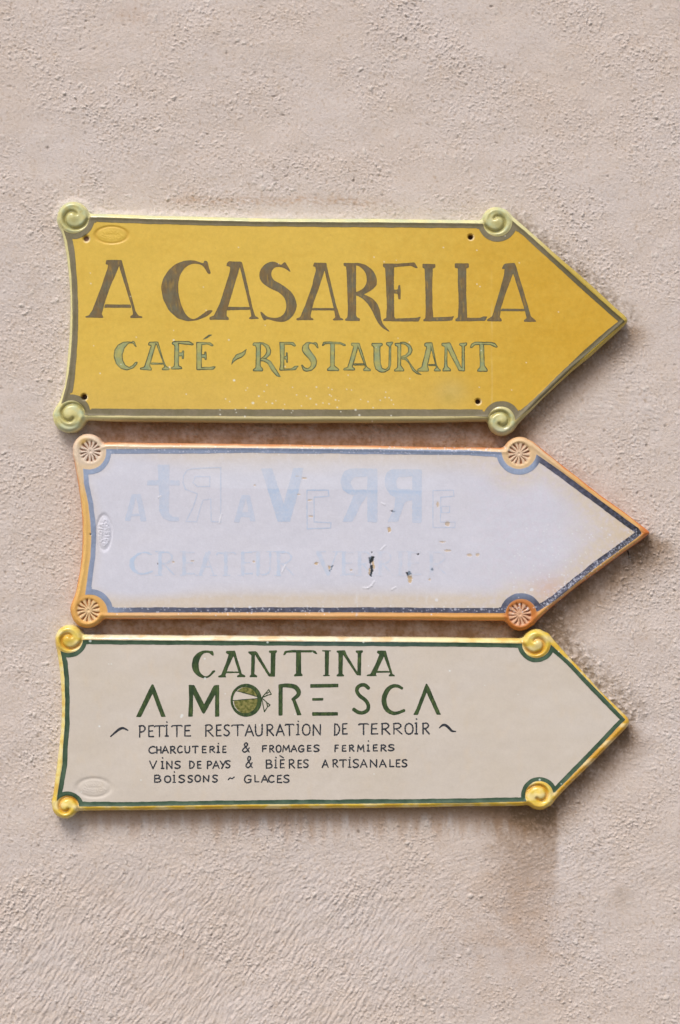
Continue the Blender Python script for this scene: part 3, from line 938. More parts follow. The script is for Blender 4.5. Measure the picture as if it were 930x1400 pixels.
line2 += Z(440, 450,
           [(0, 130), (15, 100), (60, 98), (150, 103), (192, 122), (190, 135), (170, 132), (150, 120), (60, 116), (25, 119), (12, 135)],
           [(68, 110), (105, 110), (103, 290), (140, 318), (138, 332), (42, 332), (42, 315), (68, 295)],
           [(235, 108), (298, 108), (275, 200), (245, 300), (265, 312), (262, 328), (172, 328), (172, 312), (205, 300), (235, 200), (252, 135), (232, 130)],
           [(265, 108), (300, 108), (360, 300), (390, 318), (390, 335), (330, 332), (330, 315), (345, 305), (285, 140)],
           [(255, 272), (335, 272), (340, 288), (252, 288)],
           [(395, 110), (485, 110), (485, 130), (465, 138), (468, 270), (480, 310), (510, 318), (530, 295), (535, 140), (512, 125), (512, 105), (568, 100), (565, 115), (552, 130), (552, 280), (540, 320), (500, 345), (460, 342), (428, 320), (412, 270), (412, 140), (395, 132)],
           [(580, 110), (632, 108), (630, 290), (655, 320), (655, 335), (575, 335), (575, 322), (600, 305), (602, 140), (580, 130)],
           [(620, 102), (660, 100), (705, 125), (722, 165), (710, 200), (670, 228), (635, 230), (632, 215), (665, 205), (688, 180), (685, 145), (660, 122), (630, 118)],
           [(635, 222), (675, 225), (700, 265), (740, 320), (795, 362), (760, 360), (720, 330), (690, 270), (660, 242), (632, 240)])
line2 += Z(560, 450,
           [(120, 108), (180, 105), (170, 180), (145, 290), (155, 320), (152, 337), (62, 335), (62, 318), (95, 300), (120, 200), (135, 140), (115, 135)],
           [(150, 105), (182, 105), (215, 280), (235, 315), (250, 322), (248, 335), (195, 335), (195, 320), (210, 305), (170, 150)],
           [(150, 278), (210, 278), (212, 292), (148, 292)],
           [(255, 110), (322, 105), (330, 120), (302, 135), (300, 290), (328, 318), (328, 335), (262, 335), (262, 320), (275, 305), (280, 140), (255, 130)],
           [(285, 110), (325, 108), (410, 300), (440, 315), (440, 335), (390, 332), (375, 300), (295, 150)],
           [(395, 112), (458, 105), (455, 130), (438, 135), (440, 330), (415, 325), (415, 135), (395, 130)],
           [(478, 148), (490, 118), (520, 100), (640, 102), (680, 110), (702, 140), (690, 148), (640, 125), (520, 125), (498, 150)],
           [(555, 115), (592, 115), (597, 290), (622, 320), (620, 338), (538, 338), (538, 322), (560, 300)])
f = Field(150, 452, 690, 522, 0.4)
for p in line2: f.poly(p, .8)
f.F -= .15
f.wobble(.2, 7, 211)


def col_line2(x, y, fv):
    n = fbm(x / 12, y / 12, 121)
    c = mix(lin(178, 170, 98)[None], lin(146, 158, 118)[None], np.clip(.45 + 1.2 * n, 0, 1))
    c = mix(c, lin(86, 88, 60)[None], sstep(-1.75, -.95, fv + .25 * noise(x / 4, y / 4, 5)) * np.clip(.85 + .5 * noise(x / 14, y / 14, 6), .55, 1))
    return add_dots(c, x, y, DOTS1, lin(225, 220, 205), .7)


paint(SIGN1, 'lettering', f, col_line2, sign1, o1, label="smaller pale green capitals with thin dark outlines")

# ------------------------------------------------------------------ sign 2: pale blue, weathered
o2 = (0.02, 0.0, (700 - 728) * S)
sign2 = thing("direction_sign", "weathered pale blue ceramic arrow sign with orange rim, flower corners and almost erased lettering", "sign", o2, GROUP)
build_sign(SIGN2, glaze2, MAT_PALE, sign2, o2, 'corner_rosette')


def col_border2(x, y, f):
    n = fbm(x / 22, y / 22, 131)
    c = mix(lin(146, 157, 184)[None], lin(134, 144, 168)[None], np.clip(.5 + n, 0, 1))
    c = mix(c, lin(160, 173, 200)[None], .6 * sstep(30, 22, np.hypot(x - 710, y - 622)) + .5 * sstep(36, 26, np.hypot(x - 122, y - 624)))
    dark = np.clip(sstep(800, 832, y) * (.72 + .25 * sstep(160, 300, x)) * sstep(150, 190, x) + sstep(728, 742, x), 0, 1)
    c = mix(c, lin(74, 73, 88)[None], dark)
    c = mix(c, lin(42, 42, 46)[None], sstep(770, 860, x) * sstep(800, 740, y) * .8)
    c = mix(c, lin(120, 122, 150)[None], np.clip(.2 + 1.2 * fbm(x / 6, y / 6, 133), 0, .6) * dark * .6)
    return add_dots(c, x, y, DOTS2, lin(206, 206, 222), .6)


border(SIGN2, col_border2, sign2, o2)

f = Field(160, 625, 640, 730, 0.5)
for p in Z(160, 620,
           [(118, 322), (158, 322), (108, 538), (60, 536), (66, 512)], [(148, 322), (192, 322), (238, 540), (188, 540)], [(105, 478), (210, 478), (210, 500), (105, 500)],
           [(322, 88), (420, 88), (415, 470), (440, 500), (495, 505), (495, 540), (420, 540), (365, 515), (335, 460), (335, 300)],
           [(240, 212), (500, 212), (500, 255), (240, 255)]): f.poly(p, .8)
for p in Z(310, 625,
           [(118, 300), (162, 300), (102, 520), (56, 518)], [(148, 300), (185, 300), (232, 512), (185, 512)], [(100, 435), (195, 435), (200, 478), (98, 478)],
           [(272, 88), (362, 88), (455, 370), (505, 515), (405, 515)], [(530, 85), (612, 85), (575, 260), (505, 515), (405, 515), (455, 360)]): f.poly(p, .8)
for p in Z(460, 625,
           [(245, 90), (328, 90), (328, 520), (245, 516)], [(120, 88), (250, 88), (250, 155), (140, 160), (110, 200), (140, 255), (250, 258), (250, 312), (110, 300), (50, 262), (28, 190), (60, 110)],
           [(140, 298), (246, 308), (200, 370), (130, 515), (45, 515), (90, 420)],
           [(602, 95), (680, 95), (680, 523), (602, 523)], [(440, 95), (606, 95), (606, 155), (490, 160), (475, 200), (490, 250), (606, 255), (606, 345), (540, 350), (430, 305), (385, 230), (385, 165), (400, 120)],
           [(470, 303), (582, 345), (545, 360), (490, 515), (405, 515), (460, 400)]): f.poly(p, 1.2)
for p in Z(160, 620,
           [(825, 110), (600, 120), (560, 132), (530, 175), (525, 230), (545, 285), (640, 320), (605, 430), (548, 540), (635, 542), (660, 440), (685, 370), (745, 362), (750, 540), (825, 545), (825, 110)],
           [(625, 182), (738, 185), (738, 262), (640, 262), (605, 230), (625, 182)]): f.stroke(p, .95)
for p in Z(310, 625, [(638, 262), (808, 262), (812, 310), (695, 318), (695, 515), (830, 522), (825, 562), (640, 570), (638, 262)]): f.stroke(p, .95)
for p in Z(540, 625, [(303, 265), (465, 262), (470, 310), (365, 318), (362, 515), (478, 515), (478, 558), (303, 558), (303, 265)],
           [(370, 390), (435, 390), (435, 440), (370, 440), (370, 390)]): f.stroke(p, .75)
f.wobble(.35, 6, 221)


def pale_under(x, y):
    h, d, g = surface(SIGN2, x, y, detail=False)
    return glaze2(x, y, d, g)


def col_faded1(x, y, fv):
    base = pale_under(x, y)
    n = fbm(x / 16, y / 16, 141)
    tide = 667 + (x - 300) * .012 + 1.2 * noise(x / 14, y * 0 + 3, 6)
    below = sstep(tide - .6, tide + 1.2, y) * sstep(340, 365, x) * sstep(592, 575, x)
    a = .45 + .25 * n + .25 * below * (.5 + .5 * sstep(480, 470, x)) + .35 * np.exp(-((y - tide - 2) / 3) ** 2) * below
    a = a + .22 * sstep(585, 592, x)
    a = a * (1 - .25 * sstep(700, 716, y) * sstep(480, 500, x))
    a = (a + .12) * sstep(0.35, -.6, fv - .45 * fbm(x / 5, y / 5, 9))
    return mix(base, lin(180, 196, 222)[None], np.clip(a * .78 * (1 + .5 * fbm(x / 3, y / 3, 15)), 0, .9))


paint(SIGN2, 'lettering', f, col_faded1, sign2, o2, lift=.13, mat=MAT_PALE, label="faded pale blue letters, some mirrored, some only outlined")


def text_line(f, items, yt, yb, r, jit=.25, seed=1):
    """items: (char, x0, x1[, mark y]); yt, yb: (left x, y, right x, y) of the top and base lines"""
    rg = np.random.default_rng(seed)
    for it in items:
        ch, a, b = it[:3]
        xm = (a + b) / 2
        t = yt[1] + (yt[3] - yt[1]) * (xm - yt[0]) / (yt[2] - yt[0])
        bt = yb[1] + (yb[3] - yb[1]) * (xm - yb[0]) / (yb[2] - yb[0])
        t += rg.normal(0, jit); bt += rg.normal(0, jit)
        for path in glyph_paths(ch):
            pts = [(a + u * (b - a) + rg.normal(0, .12 if len(path) < 6 else 0), t + v * (bt - t)) for u, v in path]
            n = len(pts)
            rr = [max(.35, r * (1 + .22 * math.sin(1.7 * k + a) * (1 if n > 6 else .6))) for k in range(n)]
            f.stroke(pts, rr)
        if len(it) > 3 and it[3] is not None:
            my = it[3]
            if ch == 'E':
                f.stroke([(xm - 3.2, my - 1.5), (xm + 1.6, my + 1.2)], r * .9)
            else:
                f.stroke([(xm + .1, my), (xm + .5, my + .4)], r * 1.0)


f = Field(165, 745, 630, 795, 0.5)
text_line(f, [('C', 180, 208), ('R', 217, 238), ('E', 250, 266), ('A', 273, 292), ('T', 296, 322), ('E', 330, 345), ('U', 351, 370), ('R', 379, 401),
              ('V', 438, 461), ('E', 468, 484), ('R', 490, 509), ('R', 518, 537), ('I', 544, 551), ('E', 558, 576), ('R', 588, 611)],
          (180, 755.5, 610, 755), (180, 785, 610, 786), 1.5, .3, 5)
for sx, tilt in ((219, 0), (252, 0), (309, 0), (332, 0), (353, 0), (381, 0), (470, 0), (492, 0), (520, 0), (547.5, 0), (560, 0), (590, 0), (279, 7), (443, -8)):
    f.stroke([(sx + tilt, 756), (sx - tilt * .7, 785)], 2.9)       # the thick stems
f.stroke(smooth_path([(188, 758), (181.5, 765), (180.5, 771), (182.5, 778), (189, 784)]), [1.6 + 2.2 * math.sin(math.pi * k / 24) for k in range(25)])
for a, b in ((213, 222), (246, 254), (268, 277), (288, 296), (305, 314), (326, 334), (376, 384), (466, 473), (487, 495), (515, 523), (543, 553), (556, 563), (585, 593)):
    f.stroke([(a, 786.5), (b, 786.5)], 1.1)
for a, b in ((213, 222), (247, 255), (347, 357), (365, 374), (376, 384), (433, 445), (455, 465), (466, 473), (487, 495), (515, 523), (543, 553), (556, 563), (585, 593)):
    f.stroke([(a, 754.2), (b, 754.2)], 1.1)
f.wobble(.6, 6, 231)


def col_faded2(x, y, fv):
    base = pale_under(x, y)
    a = .44 + .4 * fbm(x / 14, y / 10, 151) + .3 * sstep(240, 190, x) - .2 * sstep(430, 540, x)
    a = a * sstep(0.2, -1.2, fv - .6 * fbm(x / 6, y / 6, 10))
    return mix(base, lin(182, 200, 226)[None], np.clip(a, 0, .8))


paint(SIGN2, 'lettering', f, col_faded2, sign2, o2, lift=.13, mat=MAT_PALE, label="second line of serif capitals, almost worn away")

# ------------------------------------------------------------------ sign 3: cream
o3 = (0.0, 0.0, (700 - 988) * S)
sign3 = thing("direction_sign", "cream ceramic arrow sign with yellow rim, dark green border, green and black lettering", "sign", o3, GROUP)
build_sign(SIGN3, glaze3, MAT_CREAM, sign3, o3, 'corner_scroll')


def col_border3(x, y, f):
    n = fbm(x / 16, y / 16, 161)
    c = mix(lin(58, 82, 62)[None], lin(82, 104, 84)[None], np.clip(.4 + 1.1 * n, 0, 1))
    c = mix(c, lin(86, 110, 118)[None], sstep(890, 870, y) * sstep(380, 420, x) * sstep(640, 560, x) * .6)
    c = mix(c, lin(46, 62, 48)[None], sstep(-1.0, 0, f) * .4)
    return add_dots(c, x, y, DOTS3, lin(220, 228, 222), .85)


border(SIGN3, col_border3, sign3, o3)


def col_green(x, y, fv):
    n = fbm(x / 7, y / 13, 171)
    c = mix(lin(46, 66, 38)[None], lin(72, 92, 50)[None], np.clip(.35 + 1.1 * n, 0, 1))
    c = mix(c, lin(104, 118, 62)[None], np.clip(fbm(x / 3, y / 14, 172) * 1.7 - .3, 0, .75) * sstep(-.5, -1.6, fv))
    c = mix(c, lin(30, 44, 30)[None], np.clip(fbm(x / 3, y / 9, 173) * 1.4 - .25, 0, .6))
    c = mix(c, lin(38, 52, 34)[None], sstep(-.9, 0, fv) * .5)
    return add_dots(c, x, y, DOTS3, lin(220, 228, 222), .85)


f = Field(255, 884, 545, 932, 0.4)
for p in Z(250, 880, [(222, 58), (240, 55), (248, 95), (235, 95), (210, 72), (170, 72), (140, 105), (125, 160), (130, 215), (155, 250), (185, 262), (215, 245), (238, 210), (265, 213), (245, 235), (210, 268), (170, 278), (120, 260), (82, 220), (70, 170), (82, 110), (120, 70), (170, 52), (205, 55)]): f.poly(p, 2)
for p in Z(250, 880,
           [(345, 58), (415, 55), (405, 95), (365, 180), (340, 250), (345, 268), (282, 268), (282, 255), (305, 248), (345, 150), (365, 85), (342, 75)],
           [(395, 58), (415, 55), (470, 240), (497, 252), (497, 266), (432, 266), (432, 255), (450, 245), (400, 90)], [(345, 220), (455, 222), (458, 232), (340, 235)],
           [(520, 62), (585, 60), (575, 90), (570, 240), (592, 255), (592, 267), (532, 267), (532, 255), (542, 245), (545, 90), (522, 75)],
           [(570, 62), (590, 65), (690, 235), (730, 262), (685, 262), (580, 100)],
           [(685, 55), (748, 52), (748, 68), (738, 75), (733, 262), (690, 262), (698, 230), (700, 75), (685, 70)]): f.poly(p, .5)
for p in Z(400, 880,
           [(-75, 92), (-62, 58), (0, 50), (165, 52), (185, 58), (198, 82), (182, 82), (160, 70), (0, 70), (-45, 72), (-62, 92)],
           [(28, 65), (68, 65), (70, 235), (80, 245), (80, 258), (12, 260), (12, 248), (28, 235)],
           [(258, 55), (292, 55), (287, 250), (258, 250)], [(235, 52), (307, 52), (305, 62), (237, 62)], [(243, 248), (297, 248), (297, 258), (243, 258)],
           [(350, 55), (415, 52), (415, 70), (402, 75), (398, 240), (410, 248), (410, 260), (350, 260), (350, 248), (365, 240), (365, 75), (350, 68)],
           [(385, 55), (418, 52), (430, 85), (515, 225), (545, 252), (512, 252), (400, 85)],
           [(503, 55), (560, 52), (560, 68), (548, 75), (545, 252), (515, 250), (518, 75), (503, 70)],
           [(675, 55), (742, 55), (730, 95), (690, 180), (662, 245), (672, 258), (590, 258), (592, 246), (620, 240), (665, 150), (690, 85), (670, 72)],
           [(722, 55), (742, 55), (795, 240), (813, 250), (813, 260), (765, 260), (765, 248), (778, 240), (722, 90)],
           [(670, 215), (780, 218), (782, 230), (665, 232)]): f.poly(p, .5)
f.wobble(.18, 7, 241)
paint(SIGN3, 'lettering', f, col_green, sign3, o3, label="green serif capitals, first line")

f = Field(180, 930, 610, 985, 0.4)
for p in Z(180, 925,
           [(150, 80), (163, 60), (178, 66), (180, 118), (160, 152), (74, 322), (34, 322)], [(155, 72), (172, 62), (186, 90), (272, 320), (235, 320), (165, 132)],
           [(453, 65), (495, 68), (490, 130), (487, 318), (450, 320), (458, 180)], [(470, 68), (498, 66), (580, 225), (590, 262), (575, 298), (560, 285), (490, 140)],
           [(655, 70), (690, 66), (672, 130), (585, 285), (575, 298), (565, 240)], [(665, 68), (696, 66), (697, 318), (663, 320)]): f.poly(p, .6)
for p in Z(310, 925,
           [(412, 62), (450, 60), (445, 110), (445, 310), (412, 310)], [(515, 172), (545, 178), (596, 305), (560, 308)],
           [(665, 60), (888, 57), (888, 85), (665, 90)], [(680, 170), (768, 170), (768, 190), (680, 192)], [(680, 282), (885, 282), (885, 310), (680, 312)]): f.poly(p, .5)
for p in Z(310, 925, [(425, 73), (480, 71), (538, 80), (570, 112), (568, 145), (528, 180)]): f.stroke(smooth_path(p), [2.2 + 1.0 * math.sin(math.pi * k / 30) for k in range(31)])
for p in Z(470, 925, [(195, 90), (170, 68), (140, 67), (112, 85), (105, 115), (125, 150), (170, 185), (195, 225), (190, 265), (155, 287), (115, 283), (82, 262)]):
    f.stroke(smooth_path(p), 2.55)
for p in Z(470, 925, [(462, 92), (430, 76), (390, 76), (350, 105), (324, 160), (322, 210), (345, 262), (390, 290), (430, 288), (478, 270)]):
    q = smooth_path(p)
    f.stroke(q, [2.0 + 1.4 * math.sin(math.pi * k / (len(q) - 1)) ** 2 for k in range(len(q))])
for p in Z(470, 925, [(655, 52), (668, 70), (660, 125), (590, 305), (553, 305), (580, 250)], [(645, 80), (660, 52), (680, 85), (773, 303), (740, 303), (655, 120)]): f.poly(p, .6)
f.wobble(.18, 7, 251)
paint(SIGN3, 'lettering', f, col_green, sign3, o3, label="green sans capitals, second line, with a gap at the O")

# the round head with a headband and knot that stands for the O
f = Field(308, 930, 376, 984, 0.35)
X, Y = np.meshgrid(f.xs, f.ys)
px, py = (X - 310) * K, (Y - 925) * K
outer = (np.hypot((px - 155) / 124, (py - 188) / 131) - 1) * 124 / K
inner = (np.hypot((px - 147) / 98, (py - 187) / 104) - 1) * 98 / K
f.F = np.minimum(f.F, np.maximum(outer, -inner))
for p in Z(310, 925, [(62, 108), (150, 132), (245, 160)], [(52, 190), (150, 182), (250, 174)]): f.stroke(p, .55)
for p in Z(310, 925, [(278, 170), (335, 102), (343, 118), (355, 140), (325, 147), (278, 170)], [(318, 135), (343, 118)], [(278, 170), (345, 226), (325, 240), (300, 280), (280, 180)], [(325, 240), (318, 205)]):
    f.stroke(p, .62)
f.wobble(.16, 6, 261)
emblem = paint(SIGN3, 'emblem', f, col_green, sign3, o3, lift=.24, label="dark green ring with headband and knot standing in for the letter O")
f = Field(308, 930, 376, 984, 0.35)
for p in Z(310, 925, [(85, 112), (130, 84), (185, 86), (225, 116), (246, 158), (150, 130)], [(55, 191), (248, 176), (247, 215), (225, 262), (182, 292), (138, 296), (95, 275), (64, 235)]): f.poly(p, 1.2)


def col_olive(x, y, fv):
    n = fbm(x / 4, y / 4, 181)
    c = mix(lin(104, 106, 48)[None], lin(150, 140, 84)[None], np.clip(.4 + 1.2 * n, 0, 1))
    return mix(c, lin(74, 80, 34)[None], np.clip(-n * 1.4, 0, .8))


paint(SIGN3, 'emblem_fill', f, col_olive, emblem, o3, lift=.15).location = (0, 0, 0)


def col_ink(x, y, fv):
    n = fbm(x / 6, y / 6, 191)
    c = mix(lin(32, 38, 48)[None], lin(70, 73, 80)[None], np.clip(.25 + 1.2 * n, 0, .9))
    return mix(c, lin(142, 136, 132)[None], np.clip(fbm(x / 2.4, y / 3.4, 192) * 1.2 - .35, 0, .6) + .15 * sstep(-.5, 0, fv))


f = Field(148, 980, 628, 1012, 0.35)
text_line(f, [('P', 190.7, 198.6), ('E', 203.2, 210), ('T', 211.5, 225), ('J', 225.6, 230.4, 987), ('T', 235, 249), ('E', 252.5, 260.5),
              ('R', 281, 291.5), ('E', 295.8, 302.6), ('S', 306.5, 314), ('T', 317, 333), ('A', 335.5, 346.7), ('U', 349.3, 358.7), ('R', 365, 374), ('A', 377.8, 388.6),
              ('T', 390, 401.7), ('J', 405.4, 409.8, 986), ('O', 413.8, 424), ('N', 428.3, 438.5), ('D', 457.3, 464.4), ('E', 468.2, 474.6),
              ('T', 490.6, 503.6), ('E', 507.6, 516.3), ('R', 522, 533), ('R', 538, 549.7), ('O', 554, 564.7), ('J', 567.2, 571.6, 983), ('R', 578, 587)],
          (190, 992.2, 587, 988.6), (190, 1007.4, 587, 1003), 1.02, .25, 11)
f.stroke(smooth_path([(151.5, 1006.8), (159, 1000.2), (164, 996.6), (169, 995.6), (175, 998.4)]), [.9 + .9 * math.sin(math.pi * k / 24) for k in range(25)])
f.stroke(smooth_path([(601, 995), (605, 991.6), (609, 991.4), (613.7, 995.0), (618, 999.3), (623, 1000)]), [.8 + 1.1 * math.sin(math.pi * k / 30) for k in range(31)])
f.wobble(.14, 4, 271)
paint(SIGN3, 'lettering', f, col_ink, sign3, o3, label="black hand-lettered line between two small waves")

f = Field(198, 1010, 562, 1033, 0.35)
text_line(f, [('C', 203.8, 212.4), ('H', 214.3, 220.3), ('A', 222.2, 230.2), ('R', 233.2, 240), ('C', 243, 249.2), ('U', 253, 259.5), ('T', 263.2, 271), ('E', 276.7, 282), ('R', 287, 293.8), ('J', 296.4, 300.6, 1016.4), ('E', 304.6, 309)],
          (203, 1020.6, 310, 1020), (203, 1029.5, 310, 1028.8), .97, .25, 12)
text_line(f, [('&', 331.6, 341)], (331, 1015.5, 342, 1015.5), (331, 1028.2, 342, 1028.2), .95, 0, 13)
text_line(f, [('F', 359, 364.8), ('R', 368.7, 374.7), ('O', 377.8, 384.3), ('M', 387, 396), ('A', 398.3, 405.8), ('G', 408.4, 415.7), ('E', 420.2, 425.6), ('S', 429.3, 436.4),
              ('F', 458, 462.7), ('E', 468, 473), ('R', 478, 484), ('M', 489, 497.8), ('J', 501.6, 505.6, 1013), ('E', 510.2, 515.8), ('R', 521, 528), ('S', 531.3, 539)],
          (359, 1019.3, 539, 1018.2), (359, 1028, 539, 1026.6), .97, .25, 14)
f.wobble(.13, 4, 272)
paint(SIGN3, 'lettering', f, col_ink, sign3, o3, label="small black hand-lettered line")

f = Field(198, 1030, 565, 1054, 0.35)
text_line(f, [('V', 204.8, 214), ('J', 220, 224.4, 1036), ('N', 227.8, 235.4), ('S', 239.3, 246.6), ('D', 259.3, 265.8), ('E', 270.2, 275), ('P', 283.6, 289.4), ('A', 291.4, 299.8), ('Y', 301, 308.5), ('S', 308.8, 314.6)],
          (204, 1041, 315, 1040.3), (204, 1051.2, 315, 1050.2), .97, .25, 15)
text_line(f, [('&', 336.3, 345)], (336, 1034, 345, 1034), (336, 1049.5, 345, 1049.5), .95, 0, 16)
text_line(f, [('B', 364, 372.3), ('J', 375.2, 379, 1035.4), ('E', 383.3, 388.8, 1034.8), ('R', 395.3, 402.8), ('E', 407.3, 412.5), ('S', 415.2, 421.6),
              ('A', 441, 448.8), ('R', 455.4, 462), ('T', 464.6, 473.8), ('J', 476, 480.4, 1035.4), ('S', 483, 490.4), ('A', 493.2, 501.8), ('N', 506.3, 515.5), ('A', 519.2, 528), ('L', 532.9, 538.2), ('E', 541.7, 546.8), ('S', 550, 556.6)],
          (364, 1039, 557, 1038.6), (364, 1050, 557, 1048.2), .97, .25, 17)
f.wobble(.13, 4, 273)
paint(SIGN3, 'lettering', f, col_ink, sign3, o3, label="small black hand-lettered line with a grave accent")

f = Field(205, 1050, 402, 1075, 0.35)
text_line(f, [('B', 211.3, 220), ('O', 225.3, 233.4), ('J', 236.2, 240.4, 1055.2), ('S', 244.8, 252.6), ('S', 257.2, 263.4), ('O', 266.8, 274.2), ('N', 278.2, 286), ('S', 290.8, 297.4)],
          (211, 1060, 298, 1060), (211, 1069.6, 298, 1068.8), 1.0, .25, 18)
text_line(f, [('~', 312.2, 320.6)], (312, 1062.3, 321, 1062.3), (312, 1066, 321, 1066), .85, 0, 19)
text_line(f, [('G', 334.5, 343.6), ('L', 348.5, 354), ('A', 357.7, 366.3), ('C', 367.4, 374.6), ('E', 379.4, 385), ('S', 388.2, 395.6)],
          (334, 1060, 396, 1060), (334, 1069.8, 396, 1069.6), .98, .25, 20)
f.wobble(.13, 4, 274)
paint(SIGN3, 'lettering', f, col_ink, sign3, o3, label="small black hand-lettered bottom line, the shortest")


# ------------------------------------------------------------------ the plaster wall
def axis(lo, hi, a, b, step):
    mid = np.arange(a, b + step, step)
    out = [mid]
    g, p = step, a
    left = []
    while p > lo:
        g *= 1.12
        p -= g
        left.append(p)
    g, p = step, mid[-1]
    right = []
    while p < hi:
        g *= 1.12
        p += g
        right.append(p)
    return np.concatenate([np.array(left[::-1]), mid, np.array(right)])


wx = axis(-1400, 2330, -50, 980, 1.05)
wy = axis(-1300, 2700, -50, 1450, 1.05)
WX, WY = np.meshgrid(wx, wy)
x, y = WX.ravel(), WY.ravel()
rough = .88 * np.clip(.58 + 1.35 * fbm(x / 120, y / 100, 301), .22, 1.3)
lowf = 2.4 * fbm(x / 240, y / 210, 302, 2) + 1.1 * fbm(x / 60, y / 50, 303, 2)


def sand(x, y, cell, share, rmin, rmax, seed):
    """single grains standing proud: half-spheres scattered one to a lattice cell"""
    xi, yi = np.floor(x / cell), np.floor(y / cell)
    out = np.zeros(x.shape)
    for dy in (-1, 0, 1):
        for dx in (-1, 0, 1):
            cx, cy = xi + dx, yi + dy
            h1 = _hash(cx, cy, seed) / 4294967296.0
            h2 = _hash(cx, cy, seed + 77) / 4294967296.0
            h3 = _hash(cx, cy, seed + 154) / 4294967296.0
            r = np.where(h3 < share, rmin + (rmax - rmin) * (h3 / share) ** 2, 1e-3)
            d2 = ((x - (cx + h1) * cell) ** 2 + ((y - (cy + h2) * cell) * (1 + .5 * (h1 - .5))) ** 2) / (r * r)
            out = np.maximum(out, r * np.sqrt(np.clip(1 - d2, 0, 1)))
    return out


# fine lime-and-sand grit, warped so that no lattice shows
wxx = x + 2.0 * noise(x / 8, y / 8, 5) + 5 * noise(x / 37, y / 37, 6)
wyy = y + 2.0 * noise(x / 8, y / 8, 7) + 5 * noise(x / 37, y / 37, 8)
gr = noise(wxx / 3.7, wyy / 3.4, 304)
gr2 = noise(x / 2.6, y / 2.5, 305)
grit = sand(wxx, wyy, 3.7, .55, .8, 1.9, 400) + sand(wxx, wyy, 9.0, .28, 1.4, 3.3, 401) * np.clip(.5 + 1.3 * fbm(x / 70, y / 60, 353), 0, 1)
grains = 0.88 * grit + 0.36 * gr + 0.55 * gr2
# trowel and brush strokes in drifting directions
strokes = 0
for k, ang in enumerate((-58, -24, 6, 78)):
    ca, sa = math.cos(math.radians(ang)), math.sin(math.radians(ang))
    bend = 7 * fbm(x / 90, y / 90, 330 + k, 2) + 1.2 * noise(x / 9, y / 9, 337 + k)
    u, v = (x * ca + y * sa), (-x * sa + y * ca) + bend
    s1 = noise(u / 19, v / 3.7, 310 + k) + .55 * noise(u / 10, v / 2.3, 320 + k)
    wgt = np.clip(-.32 + 1.2 * fbm(x / 190 + 7 * k, y / 170, 340 + k, 2), 0, 1)
    if k == 0: wgt = np.clip(wgt + 1.25 * sstep(1130, 1260, y) * sstep(700, 480, x), 0, 1.35)
    if k == 1: wgt = np.clip(wgt + .5 * sstep(1130, 1180, y) * sstep(1280, 1200, y) * sstep(100, 300, x), 0, 1)
    if k == 3: wgt = np.clip(wgt + .4 * sstep(1180, 1280, y) * sstep(700, 780, x), 0, 1)
    strokes = strokes + wgt * s1
pits = np.clip(noise(x / 6.5, y / 6.5, 350) - .5, 0, 1) * np.clip(.2 + 1.6 * fbm(x / 70, y / 70, 351), 0, 1)
bumps = np.clip(noise(x / 7.5, y / 7.5, 352) - .5, 0, 1)
wh = lowf + rough * grains + .8 * strokes - 4.0 * pits + 1.8 * bumps * rough

# distance to each sign, for old filler and for dirt and painted shade beside them
near = (x > -80) & (x < 1010) & (y > 150) & (y < 1300)
ds = [np.full(x.shape, 200.0) for _ in range(3)]
for k, sg in enumerate((SIGN1, SIGN2, SIGN3)):
    ds[k][near] = sd_poly(x[near], y[near], sg['outline'])
    for cx, cy, r in sg['lumps']:
        ds[k][near] = np.minimum(ds[k][near], np.hypot(x[near] - cx, y[near] - cy) - r)
dmin = np.minimum(np.minimum(ds[0], ds[1]), ds[2])
wh = np.minimum(wh, 7.0)
# mortar squeezed out round the top left of the yellow sign
filler = sstep(10, 1, ds[0] + 3 * noise(x / 9, y / 9, 360)) * np.clip(sstep(330, 300, y) * sstep(690, 120, x) + .6 * sstep(100, 80, x) * sstep(600, 470, y), 0, 1)
wh = wh + 3.0 * filler

n1 = fbm(x / 170, y / 150, 370)
n2 = fbm(x / 28, y / 26, 371)
n3 = fbm(x / 6, y / 6, 372)
wall_c = mix(lin(211, 194, 185)[None], lin(212, 198, 193)[None], np.clip(.5 + 1.0 * n1, 0, 1))
wall_c = mix(wall_c, lin(201, 182, 168)[None], np.clip(.15 + 1.1 * n2, 0, 1) * .5)
# sand shows in the hollows of the finish coat
wall_c = mix(wall_c, lin(184, 158, 134)[None], np.clip(-.8 * gr + .6 * n3 - .1 - .25 * grit, 0, 1) * .62)
wall_c = mix(wall_c, lin(150, 126, 106)[None], np.clip(-gr2 * .9 - .8 * gr - .35, 0, 1) * .6 * np.clip(.4 + rough, 0, 1))
wall_c = wall_c * (1 + .03 * noise(x / 1.9, y / 1.9, 375) + .02 * n2)[:, None]
wall_c = mix(wall_c, lin(216, 207, 200)[None], np.clip(grit * .35 - .1, 0, 1) * .5)
wall_c = mix(wall_c, lin(216, 204, 194)[None], filler * .7)

ochre = np.zeros(x.shape)
grime_shade = np.zeros(x.shape)  # dirt, with painted shade below the tips and in the gaps
# drips below the lowest sign
colv = fbm(x / 16, y / 160, 380)
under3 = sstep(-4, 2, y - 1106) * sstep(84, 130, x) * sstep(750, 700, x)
ochre += under3 * sstep(1108 + 42 + 60 * colv, 1108, y + 6 * n2) * .85
grime_shade += under3 * sstep(1122, 1106, y) * .35
